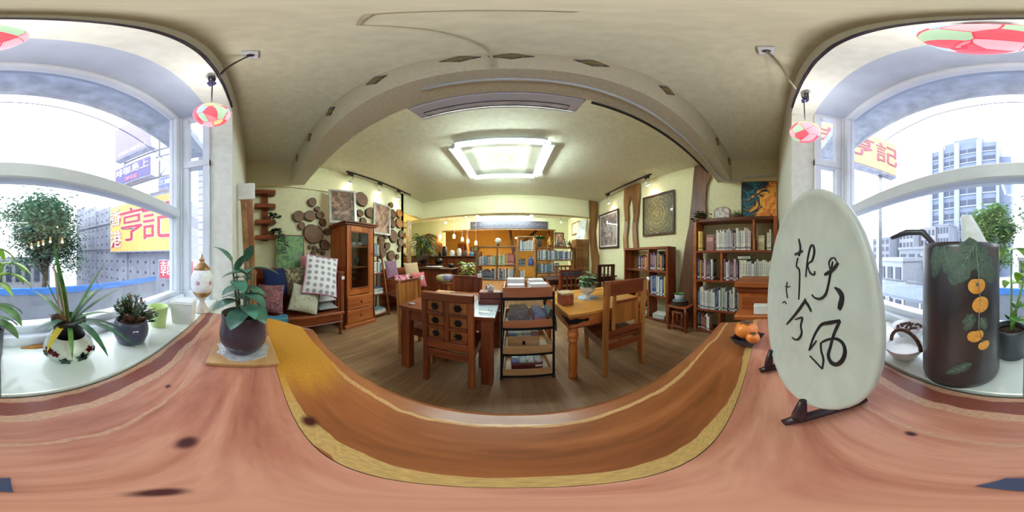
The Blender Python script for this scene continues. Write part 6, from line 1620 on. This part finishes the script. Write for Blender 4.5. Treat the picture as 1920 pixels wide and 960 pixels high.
# settee with cushions behind the left chair
t = thing('settee', 'dark wooden settee with bright cushions beyond the ladder shelf', 'settee', (-2.05, 2.56, 0))
MB().box(-.58, 0, 0, .92, .36, .41, .006).build('seat', W_REDY, t); MB().box(-.62, -.58, 0, .92, 0, .95, .006).build('back_panel', W_REDY, t)
for y in (.03, .89):
    MB().box(-.06, -.005, y - .03, y + .03, 0, .70, .005).build('arm_post', W_RED, t); MB().box(-.58, .0, y - .035, y + .035, .70, .74, .006).build('arm_rest', W_REDX, t)
cushion('tan patterned square cushion on the settee', (-2.28, 3.24, .92), (.35, .9, .05), (-.3, .1, .9), .40, .36, .13, pattern('tan_weave_cloth', 'noise', [(186, 150, 110), (206, 176, 140), (150, 116, 84)], 40, .9))
cushion('purple patterned cushion against the settee back', (-2.42, 2.66, .96), (.2, 1, 0), (-.3, .0, .95), .34, .40, .13, pattern('purple_print_cloth', 'noise', [(96, 66, 96), (150, 110, 130), (80, 60, 84)], 30, .9))
cushion('pink and magenta patterned cushion at the front of the settee', (-2.201, 2.808, .652), (.3, .95, 0), (-.35, .1, .93), .42, .40, .15, pattern('magenta_print_cloth', 'cells', [(186, 76, 116), (216, 150, 160), (150, 60, 100), (206, 180, 170)], 22, .9))
cushion('bright red cushion at the far end of the settee', (-2.02, 3.16, .70), (.4, .9, 0), (-.3, .1, .93), .36, .36, .14, pattern('red_print_cloth', 'noise', [(196, 40, 56), (216, 120, 120), (150, 40, 70)], 18, .9))
# lit alcove shelves
t = thing('alcove_shelf', 'narrow lit shelf of small pots at the left wall opening', 'shelf', (-2.98, 3.85, 0))
for x in (-.16, .16): MB().box(x - .015, x + .015, -.10, .10, 0, 2.3, .003).build('side_panel', W_TAN, t)
for i, z in enumerate((.9, 1.2, 1.5, 1.8, 2.1)):
    MB().box(-.145, .145, -.10, .10, z, z + .02, .002).build('shelf_board', W_TAN, t)
    if i < 4:
        b = bushy('tiny_potted_plant', 'tiny potted plant on the %s board of the alcove shelf' % ['lowest', 'second', 'third', 'fourth'][i], (-2.98, 3.85, z + .02), .04, .07, plain('terracotta', (130, 70, 54), .7), 14, .05, .06, .07, .02, [GREEN], 60 + i)
l = bpy.data.lights.new('alcove_light', 'POINT'); l.energy = 10; l.color = (1, .88, .5); l.shadow_soft_size = .05
t2 = thing('alcove_lamp', 'small warm lamp lighting the alcove shelf', 'lamp', (-3.35, 3.62, 2.3))
MB().lathe([(.03, .0), (.04, -.08), (.03, -.12), (0, -.12)], 12).build('bulb', PEND, t2); MB().tube([(0, 0, 0), (0, -.115, .02)], .008, 6).build('bracket', BLACKI, t2)
o = bpy.data.objects.new('alcove_light', l); COL.objects.link(o); o.parent = t2; o.location = (0, .03, -.18)
# ================================================================ outside the window
GZ = -3.4
ASPH = plain('street_asphalt', (170, 172, 178), .9, 0, .08, 3)
struct(MB().box(-60, 60, -140, -.62, GZ - .2, GZ), 'floor_street', ASPH)
struct(MB().box(-2.05, 2.05, -.62, -.32, GZ, .86), 'wall_facade', plain('facade_render', (186, 188, 190), .8))
# grey parapet with blue cap
t = thing('parapet', 'grey sheet-metal parapet with a bright blue cap outside the window', 'parapet', (-1.75, -3.05, GZ))
MB().prism([(-2.3, .18), (2.3, -.06), (2.3, -.12), (-2.3, .12)], 0, 3.9, Matrix.Identity(4)).build('sheet', plain('grey_sheet', (110, 116, 126), .6, 0, .06, 3), t)
MB().prism([(-2.3, .20), (2.3, -.04), (2.3, -.14), (-2.3, .10)], 3.9, 4.02).build('blue_cap', plain('blue_cap_paint', (56, 110, 180), .5, 0, .05), t)
# wrapped building
def tarp_mat():
    t = NT('grey_netting_tarp'); tc = t.n.new('ShaderNodeTexCoord'); sp = t.n.new('ShaderNodeSeparateXYZ'); t.link(tc.outputs['Object'], sp.inputs[0])
    fy = t.math('ABSOLUTE', t.math('SUBTRACT', t.math('FRACT', t.math('MULTIPLY', sp.outputs['Y'], 2.6)), .5)); fz = t.math('ABSOLUTE', t.math('SUBTRACT', t.math('FRACT', t.math('MULTIPLY', sp.outputs['Z'], 2.6)), .5))
    d = t.math('ADD', t.math('MULTIPLY', fy, fy), t.math('MULTIPLY', fz, fz))
    n = t.noise(t.coords((1, 1, 1)), 1.5, 4)
    base = t.ramp(n.outputs['Fac'], [(.3, (138, 142, 158)), (.7, (168, 172, 186))])
    t.link(t.mix(t.math('LESS_THAN', d, .018), base, (84, 86, 100)), t.b.inputs['Base Color']); t.bump(n.outputs['Fac'], .5, .05)
    return t.done('grey_netting_tarp', .8)
TARP = tarp_mat()
t = thing('wrapped_building', 'building wrapped in grey netting with rows of dark holes', 'building', (-4.68, -2.4, GZ))
MB().box(-5, -.06, -6.8, 0, 0, 6.8).build('core', plain('netting_core', (120, 122, 130), .9), t)
for i in range(6):
    y0 = -6.8 + 1.133 * i; h = (7.6, 7.3, 7.0, 6.9, 6.9, 7.0)[i]
    MB().box(-.05, .02 + .02 * (i % 2), y0 + .012, y0 + 1.121, 0, h, .01).build('netting_panel', TARP, t)
MB().box(-2.4, -.1, -6.9, -6.82, 0, 7.2, .01).build('netting_panel', TARP, t)
for z in (5.0, 6.2): MB().tube([(.06, -6.8, z), (.07, -3.4, z - .06), (.06, 0, z)], .025, 6).build('binding_rope', plain('tarp_rope', (110, 112, 124), .8), t)
# signs on the left
YELLOW = plain('yellow_sign_face', (238, 200, 120), .5, 0, .03); SRED = plain('sign_red', (196, 76, 96), .5, 0, .03); SWHITE = plain('sign_white', (240, 240, 240), .5, 0, .02)
def sign(label, c, right, w, h, face, d=.25, edge=None):
    t = thing('shop_sign', label, 'sign', c); M = face_m((0, 0, 0), right, (0, 0, 1))
    MB().box(-w / 2, w / 2, -h / 2, h / 2, -d, 0, .01, M).build('box', edge or plain('sign_edge', (170, 172, 190), .6), t)
    MB().box(-w / 2 + .04, w / 2 - .04, -h / 2 + .04, h / 2 - .04, 0, .012, 0, M).build('face', face, t)
    for x in (-w * .35, w * .35): MB().beam(M @ Vector((x, h * .3, -d)), M @ Vector((x, h * .3, -d - .10)), .05, .05).build('bracket', GREY, t)
    return t, M
def letters(t, M, s, x, y, size, mat, bold=.0, depth=.012, vertical=False, z=.016):
    return text_mesh('lettering', s, size, mat, t, M @ Matrix.Translation((x, y, z)), depth, bold, vertical)
t, M = sign('large yellow shop sign with red and white Chinese characters on the netted building', (-4.25, -3.8, 2.34), (0, 1, 0), 3.0, 1.9, YELLOW)
for ch, y in (('香', .40), ('港', -.48)):
    letters(t, M, ch, -1.12, y, .72, SRED, .014, z=.014); letters(t, M, ch, -1.12, y, .72, SWHITE, .0, z=.03)
for ch, x in (('亨', -.25), ('記', .88)):
    letters(t, M, ch, x, -.02, 1.35, SWHITE, .024, z=.014); letters(t, M, ch, x, -.02, 1.35, SRED, .004, z=.03)
t, M = sign('red shop sign with white Chinese character below the yellow sign', (-4.25, -2.3, .83), (0, 1, 0), 1.2, .62, SRED)
letters(t, M, '韓', -.28, 0, .5, SWHITE, .0); 

VIOL = plain('violet_sign_face', (110, 100, 150), .5, 0, .03)
t, M = sign('violet coffee shop sign with white characters high on the left', (-3.5, -3.36, 4.0), (0, 1, 0), 1.5, .74, VIOL)
letters(t, M, '啡咖島上', 0, .10, .34, SWHITE, .0); letters(t, M, '咖啡館', 0, -.22, .17, plain('sign_pink', (226, 150, 170), .5), .0)
t, M = sign('tall pale violet sign with a phone number above the coffee sign', (-3.5, -3.36, 5.6), (0, 1, 0), 1.5, 1.7, plain('pale_violet_face', (150, 140, 186), .5, 0, .03))
letters(t, M, '0380-98976', 0, -.66, .24, SWHITE, .0)
t, M = sign('small blue third-floor sign with two white characters', (-3.5, -2.2, 3.25), (0, 1, 0), .42, .38, plain('slate_blue_face', (110, 120, 170), .5))
MB().beam((-.26, -.05, .1), (-1.13, -.21, .1), .05, .05).build('wall_arm', GREY, t)
letters(t, M, '三樓', 0, 0, .17, SWHITE, .0)
t = thing('sign_frame', 'thin steel frame carrying the violet signs', 'sign frame', (-3.86, -3.3, GZ))
for y in (-.7, .72): MB().beam((0, y, 6.95), (0, y, 10), .06, .06).build('upright', GREY, t); MB().beam((0, y, 7.0), (-.76, y, 6.88), .06, .06).build('arm', GREY, t)
for z in (6.6, 7.1, 7.9, 8.2): MB().beam((0, -.7, z), (0, 1.5, z), .05, .05).build('crossbar', GREY, t)
MB().beam((0, .72, 7.1), (0, 1.5, 8.2), .04, .04).build('brace', GREY, t)
# sign on the right
t, M = sign('pale yellow shop sign with three reddish characters outside the right window', (2.25, -1.45, 3.36), (0, -1, 0), 1.66, .92, plain('pale_yellow_face', (206, 172, 128), .5, 0, .03), .18)
MB().beam(M @ Vector((.5, .3, -.15)), M @ Vector((.5, -6.7, -.15)), .08, .08).build('pole', GREY, t)
SROSE = plain('sign_rose', (170, 84, 104), .5)
for ch, x in (('港', -.56), ('亨', .0), ('記', .56)): letters(t, M, ch, x, 0, .56, SROSE, .002)
# white brick neighbour wall seen through the left side window
t = thing('brick_wall', 'white painted brick wall seen through the narrow left side window', 'wall', (-2.1, -.78, GZ))
MB().box(-.8, -.012, .0, .16, 0, 9.4).build('core', plain('grey_mortar', (168, 172, 186), .9), t)
bk = None; k = 0
for i in range(46):
    z = 2.6 + .105 * i
    y = 0.0
    mb = None
    if bk is None:
        bk = MB().box(-.02, .0, .002, .158, 0, .093, .004).build('brick', plain('white_brick', (218, 222, 232), .8, 0, .04, 8), t); o = bk
    else: o = share(bk, 'brick', t)
    o.location = (0, 0, z)
# trees
def tree(label, x, y, crown_z, R, Rz, n, mat, sd, trunk_r=.16):
    t = thing('street_tree', label, 'tree', (x, y, GZ)); rnd = random.Random(sd); cz = crown_z - GZ
    MB().tube([(0, 0, 0), (0, 0, .4), (.1, .0, cz * .4), (-.05, .05, cz * .75), (.0, 0, cz)], [trunk_r, trunk_r * .95, trunk_r * .8, trunk_r * .6, trunk_r * .3], 9).build('trunk', plain('tree_bark', (92, 78, 66), .9, 0, .2, 8), t)
    br = MB(); m = MB()
    clumps = []
    for k in range(44):
        a = rnd.random() * 6.28; e = rnd.uniform(-.8, 1.2); q = rnd.uniform(.25, 1)
        c = Vector((cos(a) * cos(e) * R * q, sin(a) * cos(e) * R * q, cz + sin(e) * Rz * q)); clumps.append(c)
        if k % 2 == 0: br.tube([(0, 0, cz * .7), c * .6 + Vector((0, 0, cz * .35)), c], [trunk_r * .3, trunk_r * .2, .01], 5)
    for k in range(n):
        c = rnd.choice(clumps); s = R * .30
        p = c + Vector((rnd.gauss(0, s * .7), rnd.gauss(0, s * .7), rnd.gauss(0, s * .6)))
        a = rnd.random() * 6.28; u = Vector((cos(a), sin(a), rnd.uniform(-.7, .4))).normalized(); w = u.cross(Vector((0, 0, 1))).normalized()
        L, W = .17 + .12 * rnd.random(), .055
        m.add([p, p + u * L * .5 - w * W, p + u * L, p + u * L * .5 + w * W], [(0, 1, 2, 3)])
    br.build('branches', plain('tree_bark', (92, 78, 66), .9, 0, .2, 8), t); m.build('foliage', mat, t)
TG1 = plain('tree_leaf_hazy_green', (108, 142, 120), .6, 0, .25, 5); TG2 = plain('tree_leaf_bright', (126, 158, 104), .6, 0, .25, 5)  # first green is paled bluish, outdoor haze put into the leaf colour
tree('large dense green street tree left of the window centre', -1.95, -7.0, 2.0, 1.7, 1.7, 22000, TG1, 1)
tree('round street tree in front of the grey tower', 1.45, -7.4, 2.2, 1.0, 1.25, 10000, TG2, 2)
tree('tall green street tree farther away before the grey tower', 3.9, -14.5, 3.4, 1.6, 1.7, 9000, TG1, 3)
tree('low pale green tree below the grey tower', 1.9, -11.6, 1.2, 1.0, .9, 5000, TG2, 4, .12)
# houses under the trees, air conditioner on the wall
def block(label, x0, x1, y0, y1, z1, m, nx, nz, win, name='apartment_block', side=True, z0=0.0, wfrac=.6, roofm=None):
    t = thing(name, label, 'building', ((x0 + x1) / 2, (y0 + y1) / 2, GZ))
    hx, hy, H = (x1 - x0) / 2, (y1 - y0) / 2, z1 - GZ
    MB().box(-hx, hx, -hy, hy, 0, H).build('walls', m, t)
    MB().box(-hx - .1, hx + .1, -hy - .1, hy + .1, H, H + .25).build('roof_slab', roofm or m, t)
    w0 = None; cw = 2 * hx / nx; ch = (H - z0) / nz
    for i in range(nx):
        for j in range(nz):
            if w0 is None:
                w0 = MB().box(-cw * wfrac / 2, cw * wfrac / 2, -.04, .06, -ch * .28, ch * .28).build('window', win, t); o = w0
            else: o = share(w0, 'window', t)
            o.location = (-hx + cw * (i + .5), hy, z0 + ch * (j + .55))
    return t
WIN = plain('grey_window_glass', (62, 70, 88), .15, 0, .1); 
block('low shop house with dark openings beneath the large tree', -3.8, .4, -15, -12, .9, plain('dim_house', (150, 152, 156), .8, 0, .06), 6, 2, WIN, 'shop_house')
block('pale house left of the tall vase outside', 4.6, 7.2, -12, -10, 1.25, plain('white_house', (150, 156, 166), .8, 0, .04), 3, 2, WIN, 'house')
block('low white shed beside the calligraphy plate outside', 6.9, 9.2, -9.5, -7.5, .9, plain('white_house', (150, 156, 166), .8, 0, .04), 3, 2, WIN, 'house')
block('grey flat-roofed house beyond the shed outside', 7.5, 12, -16, -12.5, 1.9, plain('grey_house', (130, 136, 146), .8, 0, .05), 4, 2, WIN, 'house')
for i, (x0, x1, y, z, c, lab) in enumerate(((21, 25, -26, 6.4, (136, 140, 152), 'leftmost distant apartment block on the skyline'), (17, 20.6, -28, 7.0, (146, 148, 156), 'second distant apartment block from the left'), (14.2, 16.8, -28.5, 7.4, (130, 136, 148), 'third distant apartment block, slightly taller'), (26, 32, -24, 5.2, (126, 132, 144), 'low wide distant block behind the calligraphy plate'))):
    block(lab, x0, x1, y - 4, y, z, plain('skyline_%d' % i, c, .8, 0, .03), 4, 4, WIN, 'apartment_block', z0=2)
# office tower
t = thing('office_tower', 'tall pale grey office tower with stepped roof and window bands', 'building', (13.5, -38, GZ))
TW = plain('tower_concrete', (112, 124, 146), .8, 0, .03); TWC = plain('tower_column', (142, 150, 168), .8, 0, .02); TWIN = plain('tower_window', (58, 68, 92), .2, 0, .08)
Hh = 34
MB().box(-8, 8, -6, 4, 0, Hh).build('shaft', TW, t); MB().box(-4.5, 5, -5, 3, Hh, Hh + 2.6).build('roof_step', TW, t); MB().box(-3, 3, -4, 2, Hh + 2.6, Hh + 4.2).build('roof_house', TW, t)
MB().box(-10.6, -8, -6, 2, 0, Hh - 4).build('left_wing', TW, t); MB().box(8, 10, -6, 2, 0, Hh - 2.4).build('right_wing', TW, t)
for x in (-4.0, 1.2, 5.2): MB().box(x - .6, x + .6, 4, 4.6, 0, Hh + 1).build('column', TWC, t)
for x in (-8, 8): MB().box(x - .3, x + .3, 4, 4.4, 0, Hh).build('column', TWC, t)
w0 = None
for j in range(11):
    z = 1.6 + 2.95 * j
    for x0, x1 in ((-7.4, -4.8), (-3.2, -1.2), (-.9, .5), (2.0, 3.1), (3.4, 4.5), (6.0, 7.6)):
        w = MB().box(x0, x1, 3.98, 4.06, z, z + 1.25).build('window', TWIN, t)
    MB().box(-8, 8, 4.0, 4.25, z - .5, z - .2).build('floor_band', TWC, t)
# terrace roofs and railings right of the plate
t = thing('steel_terrace', 'grey steel terrace roof with railing below the window on the right', 'terrace', (2.9, -3.6, GZ))
MB().box(-1.9, 2.5, -1.2, .8, 3.6, 3.68, .01).build('deck', plain('blue_grey_roof', (110, 124, 140), .6, 0, .06), t)
for i in range(9): MB().beam((-1.8 + .5 * i, .75, 2.4), (-1.8 + .5 * i, .75, 3.6), .05, .05).build('post', GREY, t)
for z in (2.6, 3.1): MB().beam((-1.9, .75, z), (2.5, .75, z), .05, .05).build('rail', GREY, t)
MB().box(-1.9, 2.5, -1.2, .6, 0, 2.4).build('lower_storey', plain('dim_blue_wall', (90, 98, 112), .8), t)
for x in (-1.2, .0, 1.2): MB().beam((x, -1.1, 3.68), (x + .9, .7, 4.0), .04, .04).build('roof_strut', GREY, t)
t = thing('overhead_cable', 'thin overhead cable sagging across the upper window outside', 'cable', (0, -2.2, 0))
MB().tube([(-3.6, .0, 4.0), (-2.4, 0, 4.15), (-1, 0, 4.28), (0.2, 0, 4.30), (1.4, 0, 4.27), (2.6, 0, 4.1), (3.6, 0, 3.7)], .012, 6).build('cable', plain('cable_grey', (90, 92, 110), .6), t)
